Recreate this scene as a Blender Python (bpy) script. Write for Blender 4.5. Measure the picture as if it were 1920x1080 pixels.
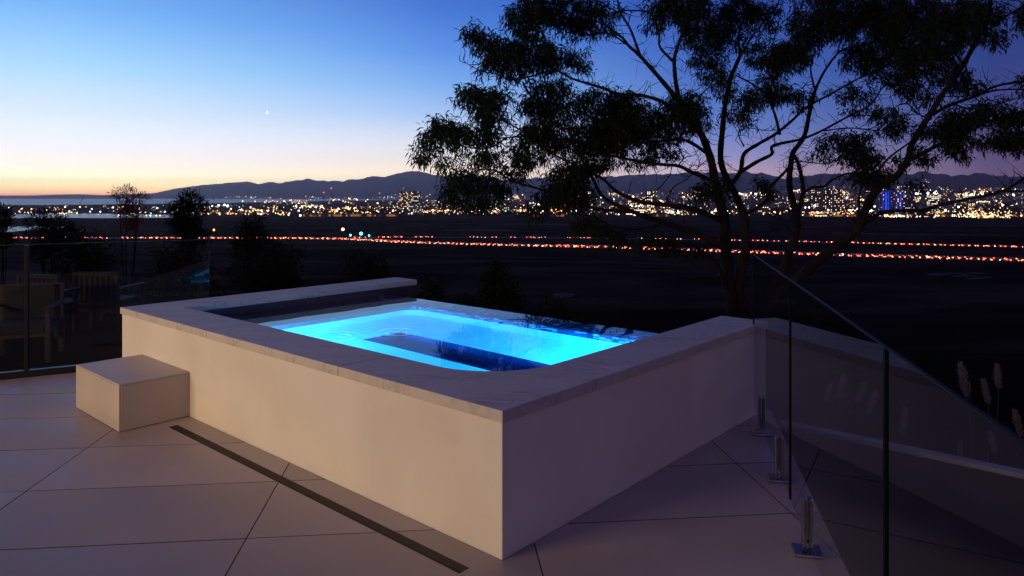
import bpy, bmesh, math, random
import numpy as np
from mathutils import Vector, Matrix

random.seed(7)
rng = np.random.default_rng(7)
sc = bpy.context.scene
for o in list(bpy.data.objects):
    bpy.data.objects.remove(o)
COL = sc.collection
PI = math.pi
R = math.radians

# ------------------------------------------------------------------ camera
FPX, HY, EYE = 1326.0, 368.0, 1.5          # focal length in photo pixels, horizon row, eye height
cam_d = bpy.data.cameras.new('camera')
cam = bpy.data.objects.new('camera', cam_d)
COL.objects.link(cam)
cam.location = (0, 0, EYE)
cam.rotation_euler = (R(90), 0, 0)
cam_d.sensor_width = 36.0
cam_d.lens = FPX / 1920 * 36.0
cam_d.shift_y = -(540 - HY) / 1920
cam_d.clip_start = 0.05
cam_d.clip_end = 120000
sc.camera = cam

# ------------------------------------------------------------------ render / view
sc.render.engine = 'CYCLES'
cy = sc.cycles
cy.use_denoising = True
cy.max_bounces = 10
cy.transparent_max_bounces = 24
cy.transmission_bounces = 8
cy.glossy_bounces = 4
cy.diffuse_bounces = 3
cy.volume_bounces = 0
cy.sample_clamp_indirect = 4.0
cy.blur_glossy = 0.5
sc.view_settings.view_transform = 'Standard'
sc.view_settings.look = 'None'
sc.view_settings.exposure = 0.0
sc.view_settings.gamma = 1.0
sc.view_settings.use_curve_mapping = False


def lin(c):
    return tuple(((v / 255) / 12.92 if v / 255 <= 0.04045 else ((v / 255 + 0.055) / 1.055) ** 2.4) for v in c)


# ------------------------------------------------------------------ world: dusk sky after sunset
SUN_AZ = R(-50)                                # sun has set left of the frame
w = bpy.data.worlds.new('World')
sc.world = w
w.use_nodes = True
nt = w.node_tree
nt.nodes.clear()
N_ = nt.nodes.new
L_ = nt.links.new
wo = N_('ShaderNodeOutputWorld')
bg = N_('ShaderNodeBackground')
bg.inputs['Strength'].default_value = 1.0
L_(bg.outputs[0], wo.inputs[0])
tc = N_('ShaderNodeTexCoord')
nrm = N_('ShaderNodeVectorMath'); nrm.operation = 'NORMALIZE'
L_(tc.outputs['Generated'], nrm.inputs[0])
sep = N_('ShaderNodeSeparateXYZ')
L_(nrm.outputs[0], sep.inputs[0])
flat = N_('ShaderNodeVectorMath'); flat.operation = 'MULTIPLY'
flat.inputs[1].default_value = (1, 1, 0)
L_(nrm.outputs[0], flat.inputs[0])
fn = N_('ShaderNodeVectorMath'); fn.operation = 'NORMALIZE'
L_(flat.outputs[0], fn.inputs[0])
dot = N_('ShaderNodeVectorMath'); dot.operation = 'DOT_PRODUCT'
dot.inputs[1].default_value = (math.sin(SUN_AZ), math.cos(SUN_AZ), 0)
L_(fn.outputs[0], dot.inputs[0])


HAZE_D, HAZE_TOP, HAZE_LEN = 4.0e-5, 520.0, 22500.0


def ramp(stops, src):
    """stops: (sin of elevation, colour the sky shows through the evening haze); src: colour of the lit haze itself"""
    r = N_('ShaderNodeValToRGB')
    r.color_ramp.interpolation = 'LINEAR'
    el = r.color_ramp.elements
    while len(el) > 1:
        el.remove(el[0])
    for i, (p, c) in enumerate(stops):
        e = el[0] if i == 0 else el.new(p)
        e.position = p
        T = math.exp(-HAZE_D * min(HAZE_LEN * 1.1, HAZE_TOP / max(p, 1e-4)))
        e.color = (*[max(v * 0.4, (v - q * (1 - T)) / T) for v, q in zip(lin(c), src)], 1)
    L_(sep.outputs['Z'], r.inputs[0])
    return r


ZEN = (54, 50, 100)
# one column of sky per azimuth distance from the sunset
r_near = ramp([(0.0, (214, 136, 112)), (0.004, (250, 186, 146)), (0.010, (254, 222, 158)), (0.016, (254, 240, 184)), (0.024, (253, 247, 206)), (0.036, (254, 244, 228)),
               (0.052, (248, 242, 242)), (0.072, (238, 242, 254)), (0.102, (218, 234, 252)), (0.152, (176, 220, 254)), (0.19, (148, 202, 252)),
               (0.225, (122, 181, 248)), (0.33, (84, 124, 204)), (0.6, (64, 68, 128)), (1.0, ZEN)], (0.12, 0.09, 0.14))
r_mid = ramp([(0.0, (208, 150, 138)), (0.008, (232, 186, 162)), (0.028, (246, 222, 200)), (0.05, (232, 222, 220)), (0.08, (212, 220, 236)), (0.115, (166, 196, 242)),
              (0.155, (126, 174, 238)), (0.2, (94, 146, 230)), (0.255, (70, 120, 212)), (0.36, (60, 86, 164)), (0.6, (56, 60, 118)), (1.0, ZEN)], (0.09, 0.07, 0.14))
r_far = ramp([(0.0, (190, 146, 146)), (0.010, (204, 160, 156)), (0.026, (184, 156, 172)), (0.05, (148, 146, 192)), (0.085, (108, 130, 198)), (0.12, (86, 118, 194)),
              (0.17, (68, 103, 188)), (0.26, (50, 82, 172)), (0.4, (50, 62, 124)), (0.7, (52, 52, 104)), (1.0, ZEN)], (0.06, 0.05, 0.12))
r_side = ramp([(0.0, (96, 78, 104)), (0.012, (94, 78, 106)), (0.04, (86, 76, 110)), (0.08, (72, 72, 122)), (0.12, (58, 68, 128)), (0.165, (45, 63, 129)),
               (0.25, (40, 52, 112)), (0.6, (50, 50, 100)), (1.0, ZEN)], (0.03, 0.03, 0.07))
r_back = ramp([(0.0, (122, 97, 110)), (0.05, (118, 94, 112)), (0.15, (96, 82, 112)), (0.4, (66, 62, 104)), (1.0, ZEN)], (0.02, 0.02, 0.05))


def blend(a, b, lo, hi):
    """a where the azimuth cosine is hi or more, b where it is lo or less"""
    m = N_('ShaderNodeMapRange')
    m.interpolation_type = 'LINEAR'
    m.inputs['From Min'].default_value = lo
    m.inputs['From Max'].default_value = hi
    L_(dot.outputs['Value'], m.inputs['Value'])
    x = N_('ShaderNodeMix'); x.data_type = 'RGBA'
    L_(m.outputs[0], x.inputs[0])
    L_(b, x.inputs[6])
    L_(a, x.inputs[7])
    return x.outputs[2]


c1 = blend(r_near.outputs[0], r_mid.outputs[0], 0.72, 0.955)
c2 = blend(c1, r_far.outputs[0], 0.42, 0.72)
c3 = blend(c2, r_side.outputs[0], 0.10, 0.42)
c4 = blend(c3, r_back.outputs[0], -0.75, 0.10)
L_(c4, bg.inputs['Color'])


# ------------------------------------------------------------------ helpers
def px(x, y, d):
    """point at distance d along +Y that the photograph shows at pixel x, y"""
    return Vector(((x - 960) / FPX * d, d, EYE - (y - HY) / FPX * d))


class MB:
    """collects faces; build() links them as one mesh object"""
    def __init__(s):
        s.v, s.f, s.m = [], [], []

    def face(s, pts, m=0):
        i = len(s.v)
        s.v += [tuple(p) for p in pts]
        s.f.append(tuple(range(i, i + len(pts))))
        s.m.append(m)

    def grid(s, rows, m=0, close=False):
        i = len(s.v)
        n = len(rows[0])
        for r in rows:
            s.v += [tuple(p) for p in r]
        for a in range(len(rows) - 1):
            for b in range(n if close else n - 1):
                b2 = (b + 1) % n
                s.f.append((i + a * n + b, i + a * n + b2, i + (a + 1) * n + b2, i + (a + 1) * n + b))
                s.m.append(m)

    def prism(s, poly, z0, z1, m=0, mt=None, bottom=True):
        """poly counter-clockwise"""
        n = len(poly)
        i = len(s.v)
        s.v += [(p[0], p[1], z0) for p in poly] + [(p[0], p[1], z1) for p in poly]
        for k in range(n):
            s.f.append((i + k, i + (k + 1) % n, i + n + (k + 1) % n, i + n + k)); s.m.append(m)
        s.f.append(tuple(i + n + k for k in range(n))); s.m.append(m if mt is None else mt)
        if bottom:
            s.f.append(tuple(i + n - 1 - k for k in range(n))); s.m.append(m)

    def box(s, c, size, rz=0, m=0):
        hx, hy, hz = (q / 2 for q in size)
        cr, sr = math.cos(rz), math.sin(rz)
        poly = [(c[0] + x * cr - y * sr, c[1] + x * sr + y * cr) for x, y in ((-hx, -hy), (hx, -hy), (hx, hy), (-hx, hy))]
        s.prism(poly, c[2] - hz, c[2] + hz, m)

    def tube(s, pts, rad, n=8, m=0):
        rows = []
        up = Vector((0.3, 0.9, 0.1)).normalized()
        for k, p in enumerate(pts):
            p = Vector(p)
            a = Vector(pts[max(0, k - 1)]); b = Vector(pts[min(len(pts) - 1, k + 1)])
            d = (b - a).normalized()
            x = d.cross(up)
            if x.length < 1e-4:
                x = d.orthogonal()
            x.normalize()
            y = d.cross(x).normalized()
            r = rad[k]
            rows.append([p + (x * math.cos(t) + y * math.sin(t)) * r for t in (2 * PI * j / n for j in range(n))])
        s.grid(rows, m, close=True)
        i = len(s.v)
        s.face(rows[-1], m)
        s.face(list(reversed(rows[0])), m)

    def build(s, name, mats, parent=None, smooth=False, loc=None):
        me = bpy.data.meshes.new(name)
        me.from_pydata(s.v, [], s.f)
        if not isinstance(mats, (list, tuple)):
            mats = [mats]
        for q in mats:
            me.materials.append(q)
        me.polygons.foreach_set('material_index', s.m)
        if smooth:
            me.polygons.foreach_set('use_smooth', [True] * len(s.f))
        me.update()
        o = bpy.data.objects.new(name, me)
        COL.objects.link(o)
        if parent is not None:
            o.parent = parent
            o.matrix_parent_inverse = parent.matrix_world.inverted() if parent.type != 'EMPTY' else Matrix.Translation(-Vector(parent.location))
        if loc is not None:
            o.location = loc
        return o


def np_mesh(name, V, F, mats, midx=None, parent=None):
    me = bpy.data.meshes.new(name)
    V = np.asarray(V, dtype=np.float32); F = np.asarray(F, dtype=np.int32)
    nv, (nf, k) = len(V), F.shape
    me.vertices.add(nv); me.loops.add(nf * k); me.polygons.add(nf)
    me.vertices.foreach_set('co', V.ravel())
    me.polygons.foreach_set('loop_start', np.arange(0, nf * k, k, dtype=np.int32))
    me.loops.foreach_set('vertex_index', F.ravel())
    for q in (mats if isinstance(mats, (list, tuple)) else [mats]):
        me.materials.append(q)
    if midx is not None:
        me.polygons.foreach_set('material_index', np.asarray(midx, dtype=np.int32))
    me.update(calc_edges=True); me.validate()
    o = bpy.data.objects.new(name, me)
    COL.objects.link(o)
    if parent is not None:
        o.parent = parent
        o.matrix_parent_inverse = Matrix.Translation(-Vector(parent.location))
    return o


def empty(name, loc=(0, 0, 0)):
    o = bpy.data.objects.new(name, None)
    COL.objects.link(o)
    o.location = loc
    o.empty_display_size = 0.2
    return o


def tag(o, label=None, cat=None, group=None, kind=None):
    if label: o['label'] = label
    if cat: o['category'] = cat
    if group: o['group'] = group
    if kind: o['kind'] = kind
    return o


def bevel(o, wdt=0.003, seg=2):
    m = o.modifiers.new('bevel', 'BEVEL')
    m.width = wdt; m.segments = seg; m.limit_method = 'ANGLE'; m.angle_limit = R(40)
    return o


# ------------------------------------------------------------------ materials
def mat(name, col, rough=0.6, metal=0.0, spec=0.5):
    m = bpy.data.materials.new(name)
    m.use_nodes = True
    b = m.node_tree.nodes['Principled BSDF']
    b.inputs['Base Color'].default_value = (*col, 1)
    b.inputs['Roughness'].default_value = rough
    b.inputs['Metallic'].default_value = metal
    b.inputs['Specular IOR Level'].default_value = spec
    return m


def emis(name, col, strength):
    m = bpy.data.materials.new(name)
    m.use_nodes = True
    t = m.node_tree
    t.nodes.clear()
    o = t.nodes.new('ShaderNodeOutputMaterial')
    e = t.nodes.new('ShaderNodeEmission')
    e.inputs[0].default_value = (*col, 1)
    e.inputs[1].default_value = strength
    t.links.new(e.outputs[0], o.inputs[0])
    m.cycles.emission_sampling = 'NONE'
    return m


def noise_mat(name, c1, c2, scale=5, detail=6, rough=0.7, rough2=None, bump=0.0, bscale=None, bdist=0.002, lo=0.35, hi=0.65,
              coord='Object', spec=0.5, dist=0.0, per_obj=0.0, stretch=None):
    m = mat(name, c1, rough, spec=spec)
    t = m.node_tree
    b = t.nodes['Principled BSDF']
    tcn = t.nodes.new('ShaderNodeTexCoord')
    src = tcn.outputs[coord]
    if stretch:
        mp = t.nodes.new('ShaderNodeMapping')
        mp.inputs['Scale'].default_value = stretch
        t.links.new(src, mp.inputs[0]); src = mp.outputs[0]
    n = t.nodes.new('ShaderNodeTexNoise')
    n.inputs['Scale'].default_value = scale
    n.inputs['Detail'].default_value = detail
    n.inputs['Distortion'].default_value = dist
    t.links.new(src, n.inputs['Vector'])
    mr = t.nodes.new('ShaderNodeMapRange')
    mr.inputs['From Min'].default_value = lo
    mr.inputs['From Max'].default_value = hi
    t.links.new(n.outputs['Fac'], mr.inputs['Value'])
    mx = t.nodes.new('ShaderNodeMix'); mx.data_type = 'RGBA'
    mx.inputs[6].default_value = (*c1, 1)
    mx.inputs[7].default_value = (*c2, 1)
    t.links.new(mr.outputs[0], mx.inputs[0])
    outc = mx.outputs[2]
    if per_obj:
        oi = t.nodes.new('ShaderNodeObjectInfo')
        mr2 = t.nodes.new('ShaderNodeMapRange')
        mr2.inputs['To Min'].default_value = 1 - per_obj
        mr2.inputs['To Max'].default_value = 1 + per_obj
        t.links.new(oi.outputs['Random'], mr2.inputs['Value'])
        hs = t.nodes.new('ShaderNodeHueSaturation')
        t.links.new(outc, hs.inputs['Color'])
        t.links.new(mr2.outputs[0], hs.inputs['Value'])
        outc = hs.outputs[0]
    t.links.new(outc, b.inputs['Base Color'])
    if rough2 is not None:
        mr3 = t.nodes.new('ShaderNodeMapRange')
        mr3.inputs['To Min'].default_value = rough
        mr3.inputs['To Max'].default_value = rough2
        t.links.new(mr.outputs[0], mr3.inputs['Value'])
        t.links.new(mr3.outputs[0], b.inputs['Roughness'])
    if bump:
        n2 = t.nodes.new('ShaderNodeTexNoise')
        n2.inputs['Scale'].default_value = bscale or scale * 6
        n2.inputs['Detail'].default_value = 4
        t.links.new(src, n2.inputs['Vector'])
        bp = t.nodes.new('ShaderNodeBump')
        bp.inputs['Strength'].default_value = bump
        bp.inputs['Distance'].default_value = bdist
        t.links.new(n2.outputs['Fac'], bp.inputs['Height'])
        t.links.new(bp.outputs[0], b.inputs['Normal'])
    return m


M = {}
M['tile'] = noise_mat('porcelain tile', (0.385, 0.318, 0.275), (0.485, 0.402, 0.35), scale=1.3, detail=9, rough=0.40, rough2=0.62,
                      bump=0.12, bscale=60, bdist=0.0015, per_obj=0.08)
M['block'] = noise_mat('pale porcelain cladding', (0.46, 0.395, 0.35), (0.53, 0.455, 0.41), scale=2.2, detail=8, rough=0.5, bump=0.12, bscale=60, bdist=0.0015)
M['grout'] = mat('dark grout', (0.05, 0.042, 0.038), 0.9)
M['stucco'] = noise_mat('painted stucco', (0.68, 0.63, 0.575), (0.76, 0.715, 0.66), scale=1.6, detail=9, rough=0.75, bump=0.35,
                        bscale=26, bdist=0.004, spec=0.25, dist=0.6)


def marble():
    m = mat('honed marble', (0.6, 0.58, 0.57), 0.6, spec=0.25)
    t = m.node_tree
    b = t.nodes['Principled BSDF']
    tcn = t.nodes.new('ShaderNodeTexCoord')
    mp = t.nodes.new('ShaderNodeMapping')
    mp.inputs['Rotation'].default_value = (R(35), R(20), R(65))
    mp.inputs['Scale'].default_value = (1.0, 3.4, 1.5)
    t.links.new(tcn.outputs['Object'], mp.inputs[0])
    n1 = t.nodes.new('ShaderNodeTexNoise'); n1.inputs['Scale'].default_value = 3.2
    n1.inputs['Detail'].default_value = 10; n1.inputs['Distortion'].default_value = 1.6
    t.links.new(mp.outputs[0], n1.inputs['Vector'])
    # thin veins where the noise crosses its middle value
    s1 = t.nodes.new('ShaderNodeMath'); s1.operation = 'SUBTRACT'; s1.inputs[1].default_value = 0.5
    t.links.new(n1.outputs['Fac'], s1.inputs[0])
    ab = t.nodes.new('ShaderNodeMath'); ab.operation = 'ABSOLUTE'
    t.links.new(s1.outputs[0], ab.inputs[0])
    mr = t.nodes.new('ShaderNodeMapRange')
    mr.inputs['From Min'].default_value = 0.0; mr.inputs['From Max'].default_value = 0.045
    mr.inputs['To Min'].default_value = 0.5; mr.inputs['To Max'].default_value = 0.0
    t.links.new(ab.outputs[0], mr.inputs['Value'])
    n2 = t.nodes.new('ShaderNodeTexNoise'); n2.inputs['Scale'].default_value = 2.0; n2.inputs['Detail'].default_value = 8
    t.links.new(mp.outputs[0], n2.inputs['Vector'])
    mu = t.nodes.new('ShaderNodeMath'); mu.operation = 'MULTIPLY'
    mr2 = t.nodes.new('ShaderNodeMapRange'); mr2.inputs['From Min'].default_value = 0.4; mr2.inputs['From Max'].default_value = 0.62
    t.links.new(n2.outputs['Fac'], mr2.inputs['Value'])
    t.links.new(mr.outputs[0], mu.inputs[0]); t.links.new(mr2.outputs[0], mu.inputs[1])
    base = t.nodes.new('ShaderNodeMix'); base.data_type = 'RGBA'
    base.inputs[6].default_value = (0.60, 0.545, 0.51, 1); base.inputs[7].default_value = (0.50, 0.455, 0.43, 1)
    t.links.new(n2.outputs['Fac'], base.inputs[0])
    mx = t.nodes.new('ShaderNodeMix'); mx.data_type = 'RGBA'
    mx.inputs[7].default_value = (0.22, 0.20, 0.20, 1)
    t.links.new(mu.outputs[0], mx.inputs[0]); t.links.new(base.outputs[2], mx.inputs[6])
    t.links.new(mx.outputs[2], b.inputs['Base Color'])
    n3 = t.nodes.new('ShaderNodeTexNoise'); n3.inputs['Scale'].default_value = 40
    t.links.new(tcn.outputs['Object'], n3.inputs['Vector'])
    bp = t.nodes.new('ShaderNodeBump'); bp.inputs['Strength'].default_value = 0.15; bp.inputs['Distance'].default_value = 0.002
    t.links.new(n3.outputs['Fac'], bp.inputs['Height']); t.links.new(bp.outputs[0], b.inputs['Normal'])
    return m


M['marble'] = marble()
M['darktile'] = noise_mat('dark waterline tile', (0.025, 0.03, 0.05), (0.045, 0.05, 0.08), scale=14, rough=0.3)
M['shell'] = noise_mat('white pool plaster', (0.66, 0.74, 0.78), (0.76, 0.83, 0.86), scale=6, rough=0.7)
M['well'] = noise_mat('deep blue pool plaster', (0.02, 0.045, 0.19), (0.03, 0.065, 0.25), scale=5, rough=0.6)
M['mosA'] = mat('pale blue glass mosaic', (0.19, 0.37, 0.55), 0.2)
M['mosB'] = mat('mid blue glass mosaic', (0.025, 0.09, 0.32), 0.2)
M['mosC'] = mat('navy glass mosaic', (0.01, 0.025, 0.12), 0.2)
M['steel'] = mat('polished steel', (0.50, 0.47, 0.44), 0.16, 1.0)
M['grate'] = mat('dark steel grate', (0.11, 0.088, 0.075), 0.5, 0.5)
M['black'] = mat('black anodised metal', (0.012, 0.012, 0.014), 0.35, 0.2)
M['void'] = mat('dark drain channel', (0.012, 0.010, 0.010), 0.9)


def glass():
    m = bpy.data.materials.new('clear fence glass')
    m.use_nodes = True
    t = m.node_tree
    t.nodes.clear()
    o = t.nodes.new('ShaderNodeOutputMaterial')
    tr = t.nodes.new('ShaderNodeBsdfTransparent'); tr.inputs[0].default_value = (0.93, 0.955, 0.945, 1)
    gl = t.nodes.new('ShaderNodeBsdfGlossy'); gl.inputs['Roughness'].default_value = 0.0
    gl.inputs[0].default_value = (0.62, 0.67, 0.68, 1)
    # same reflectance from either side of the sheet: two faces of glass, R2 = 2R / (1 + R)
    ge = t.nodes.new('ShaderNodeNewGeometry')
    io = t.nodes.new('ShaderNodeMapRange')
    io.inputs['To Min'].default_value = 1.45; io.inputs['To Max'].default_value = 1 / 1.45
    t.links.new(ge.outputs['Backfacing'], io.inputs['Value'])
    fr = t.nodes.new('ShaderNodeFresnel')
    t.links.new(io.outputs[0], fr.inputs['IOR'])
    nu = t.nodes.new('ShaderNodeMath'); nu.operation = 'MULTIPLY'; nu.inputs[1].default_value = 2.0
    de = t.nodes.new('ShaderNodeMath'); de.operation = 'ADD'; de.inputs[1].default_value = 1.0
    t.links.new(fr.outputs[0], nu.inputs[0]); t.links.new(fr.outputs[0], de.inputs[0])
    dv = t.nodes.new('ShaderNodeMath'); dv.operation = 'DIVIDE'
    t.links.new(nu.outputs[0], dv.inputs[0]); t.links.new(de.outputs[0], dv.inputs[1])
    mx = t.nodes.new('ShaderNodeMixShader')
    t.links.new(dv.outputs[0], mx.inputs[0]); t.links.new(tr.outputs[0], mx.inputs[1]); t.links.new(gl.outputs[0], mx.inputs[2])
    t.links.new(mx.outputs[0], o.inputs[0])
    return m


M['glass'] = glass()
M['glass_edge'] = mat('polished glass edge', (0.004, 0.007, 0.007), 0.35, 0.0, 0.15)


def water_mat(name, ripple=False, bump=0.02, scale=2.2, col=(1, 1, 1), rough=0.0, centers=()):
    m = bpy.data.materials.new(name)
    m.use_nodes = True
    t = m.node_tree
    t.nodes.clear()
    o = t.nodes.new('ShaderNodeOutputMaterial')
    g = t.nodes.new('ShaderNodeBsdfGlass'); g.inputs['IOR'].default_value = 1.33
    g.inputs['Roughness'].default_value = rough; g.inputs[0].default_value = (*col, 1)
    t.links.new(g.outputs[0], o.inputs[0])
    tcn = t.nodes.new('ShaderNodeTexCoord')
    n = t.nodes.new('ShaderNodeTexNoise'); n.inputs['Scale'].default_value = scale; n.inputs['Detail'].default_value = 2
    t.links.new(tcn.outputs['Object'], n.inputs['Vector'])
    h = n.outputs['Fac']
    for c, amp in centers:
        d = t.nodes.new('ShaderNodeVectorMath'); d.operation = 'DISTANCE'; d.inputs[1].default_value = c
        t.links.new(tcn.outputs['Object'], d.inputs[0])
        k = t.nodes.new('ShaderNodeMath'); k.operation = 'MULTIPLY'; k.inputs[1].default_value = 75
        t.links.new(d.outputs['Value'], k.inputs[0])
        s = t.nodes.new('ShaderNodeMath'); s.operation = 'SINE'
        t.links.new(k.outputs[0], s.inputs[0])
        fo = t.nodes.new('ShaderNodeMapRange'); fo.interpolation_type = 'SMOOTHSTEP'
        fo.inputs['From Min'].default_value = 0.0; fo.inputs['From Max'].default_value = 0.30
        fo.inputs['To Min'].default_value = amp; fo.inputs['To Max'].default_value = 0.0
        t.links.new(d.outputs['Value'], fo.inputs['Value'])
        p = t.nodes.new('ShaderNodeMath'); p.operation = 'MULTIPLY'
        t.links.new(s.outputs[0], p.inputs[0]); t.links.new(fo.outputs[0], p.inputs[1])
        q = t.nodes.new('ShaderNodeMath'); q.operation = 'ADD'
        t.links.new(h, q.inputs[0]); t.links.new(p.outputs[0], q.inputs[1])
        h = q.outputs[0]
    bp = t.nodes.new('ShaderNodeBump'); bp.inputs['Strength'].default_value = 1.0; bp.inputs['Distance'].default_value = bump
    t.links.new(h, bp.inputs['Height']); t.links.new(bp.outputs[0], g.inputs['Normal'])
    return m


M['sea'] = noise_mat('open sea water', (0.02, 0.03, 0.05), (0.025, 0.035, 0.06), scale=0.002, rough=0.35)
M['pond'] = mat('still pond water', (0.015, 0.018, 0.025), 0.30)
M['capstone'] = noise_mat('grey capping stone', (0.24, 0.25, 0.29), (0.32, 0.33, 0.37), scale=9, rough=0.8)
M['darkstone'] = noise_mat('dark garden stone', (0.02, 0.018, 0.018), (0.035, 0.03, 0.03), scale=8, rough=0.9, spec=0.1)
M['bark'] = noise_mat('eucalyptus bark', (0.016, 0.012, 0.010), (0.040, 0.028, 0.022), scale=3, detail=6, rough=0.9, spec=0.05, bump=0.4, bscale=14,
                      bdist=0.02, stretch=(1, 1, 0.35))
M['twig'] = mat('dark twig bark', (0.02, 0.016, 0.013), 0.9, spec=0.0)


def leaf_mat(name, c1, c2):
    m = noise_mat(name, c1, c2, scale=2.5, rough=0.7, lo=0.3, hi=0.7, spec=0.05)
    return m


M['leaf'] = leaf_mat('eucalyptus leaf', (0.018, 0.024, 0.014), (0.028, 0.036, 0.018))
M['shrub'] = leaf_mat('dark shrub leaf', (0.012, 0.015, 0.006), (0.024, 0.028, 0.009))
M['shrub_red'] = leaf_mat('russet shrub leaf', (0.05, 0.022, 0.012), (0.02, 0.02, 0.009))
t = M['shrub_red'].node_tree                    # thin leaves let the sunset through
tl = t.nodes.new('ShaderNodeBsdfTranslucent'); tl.inputs[0].default_value = (0.34, 0.11, 0.04, 1)
mxs = t.nodes.new('ShaderNodeMixShader'); mxs.inputs[0].default_value = 0.5
t.links.new(t.nodes['Principled BSDF'].outputs[0], mxs.inputs[1]); t.links.new(tl.outputs[0], mxs.inputs[2])
t.links.new(mxs.outputs[0], [n for n in t.nodes if n.type == 'OUTPUT_MATERIAL'][0].inputs[0])
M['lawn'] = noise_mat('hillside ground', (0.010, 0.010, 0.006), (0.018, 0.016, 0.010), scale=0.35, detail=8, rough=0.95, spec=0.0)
M['plume'] = noise_mat('pampas plume', (0.40, 0.27, 0.18), (0.50, 0.35, 0.25), scale=20, rough=0.9)
M['blade'] = mat('pampas blade', (0.07, 0.07, 0.03), 0.7)
M['asphalt'] = noise_mat('asphalt', (0.045, 0.045, 0.048), (0.06, 0.06, 0.062), scale=0.5, rough=0.85)
M['paint'] = mat('road paint', (0.7, 0.68, 0.6), 0.6)


def plain_mat():
    m = noise_mat('dry wetland plain', (0.010, 0.007, 0.005), (0.055, 0.037, 0.027), scale=0.012, detail=10, rough=0.95, lo=0.42, hi=0.68,
                  dist=1.2, stretch=(0.5, 1.6, 1.0), spec=0.0)
    return m


M['plain'] = plain_mat()
M['hill'] = noise_mat('mountain scrub', (0.030, 0.030, 0.026), (0.055, 0.048, 0.038), scale=0.0022, detail=10, rough=0.95, spec=0.0)
M['sand'] = noise_mat('pale dry sand', (0.12, 0.10, 0.095), (0.05, 0.04, 0.037), scale=0.09, rough=0.95, spec=0.0)
M['bwall'] = noise_mat('far building wall', (0.10, 0.09, 0.085), (0.16, 0.145, 0.135), scale=0.02, rough=0.9, per_obj=0.4)
M['broof'] = mat('far building roof', (0.06, 0.055, 0.055), 0.9)
M['wood'] = noise_mat('weathered teak', (0.016, 0.011, 0.006), (0.026, 0.018, 0.010), scale=6, rough=0.7, stretch=(1, 1, 6))
M['cushion'] = noise_mat('dull cushion fabric', (0.014, 0.012, 0.008), (0.02, 0.017, 0.012), scale=30, rough=0.95)
# lamps
M['l_warm'] = emis('warm white lamp', (1.0, 0.66, 0.32), 4.6)
M['l_white'] = emis('cool white lamp', (1.0, 0.93, 0.82), 5.0)
M['l_orange'] = emis('sodium lamp', (1.0, 0.40, 0.09), 4.6)
M['l_yellow'] = emis('yellow lamp', (1.0, 0.62, 0.20), 4.0)
M['l_red'] = emis('red lamp', (1.0, 0.05, 0.03), 4)
M['l_teal'] = emis('green signal lamp', (0.05, 0.85, 0.75), 9)
M['l_blue'] = emis('blue facade lamp', (0.03, 0.10, 1.0), 0.85)
M['l_purple'] = emis('violet facade lamp', (0.12, 0.06, 0.75), 0.22)
M['win'] = emis('lit window', (1.0, 0.66, 0.30), 2.6)
M['win_w'] = emis('white lit window', (1.0, 0.86, 0.62), 2.2)
M['glow'] = emis('painted sodium glow', (1.0, 0.34, 0.05), 0.45)  # emission stands in for sodium light falling on the ground
M['tail'] = emis('car tail lamp', (1.0, 0.075, 0.03), 26)
M['head'] = emis('car head lamp', (1.0, 0.42, 0.17), 17)
M['star'] = emis('planet light', (1.0, 0.98, 0.92), 2.2)

# ------------------------------------------------------------------ pool frame of reference
NC = Vector((-0.039, 2.899, 0))                     # near outer corner of the pool
AX = Vector((-0.7495, 0.6620, 0))                   # along the long wall, away to the left
BX = Vector((0.6620, 0.7495, 0))                    # along the short wall, away to the right
AX.normalize(); BX = Vector((AX.y, -AX.x, 0))


def W(a, b, z=0.0):
    return NC + AX * a + BX * b + Vector((0, 0, z))


def W2(a, b):
    p = W(a, b)
    return (p.x, p.y)


def ccw(poly):
    s = sum(poly[i][0] * poly[(i + 1) % len(poly)][1] - poly[(i + 1) % len(poly)][0] * poly[i][1] for i in range(len(poly)))
    return poly if s > 0 else poly[::-1]


def rect_ab(a0, a1, b0, b1):
    return ccw([W2(a0, b0), W2(a1, b0), W2(a1, b1), W2(a0, b1)])


def clip(poly, p, n):
    """keep the side where (x - p).n >= 0"""
    out = []
    for i in range(len(poly)):
        A, B = poly[i], poly[(i + 1) % len(poly)]
        da = (A[0] - p[0]) * n[0] + (A[1] - p[1]) * n[1]
        db = (B[0] - p[0]) * n[0] + (B[1] - p[1]) * n[1]
        if da >= 0:
            out.append(A)
        if (da > 0 > db) or (da < 0 < db):
            t = da / (da - db)
            out.append((A[0] + (B[0] - A[0]) * t, A[1] + (B[1] - A[1]) * t))
    return out


def area(poly):
    return abs(sum(poly[i][0] * poly[(i + 1) % len(poly)][1] - poly[(i + 1) % len(poly)][0] * poly[i][1] for i in range(len(poly)))) / 2


def inter(poly, conv):
    conv = ccw(conv)
    for i in range(len(conv)):
        if len(poly) < 3:
            return []
        A, B = conv[i], conv[(i + 1) % len(conv)]
        poly = clip(poly, A, (-(B[1] - A[1]), B[0] - A[0]))
    return poly


def subtract(poly, conv):
    conv = ccw(conv)
    res, rest = [], poly
    for i in range(len(conv)):
        if len(rest) < 3:
            break
        A, B = conv[i], conv[(i + 1) % len(conv)]
        n = (-(B[1] - A[1]), B[0] - A[0])
        o = clip(rest, A, (-n[0], -n[1]))
        if len(o) >= 3 and area(o) > 1e-5:
            res.append(o)
        rest = clip(rest, A, n)
    return res


# ------------------------------------------------------------------ ground: hill top, slope and plain in one sheet
PLAIN = -43.5


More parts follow.
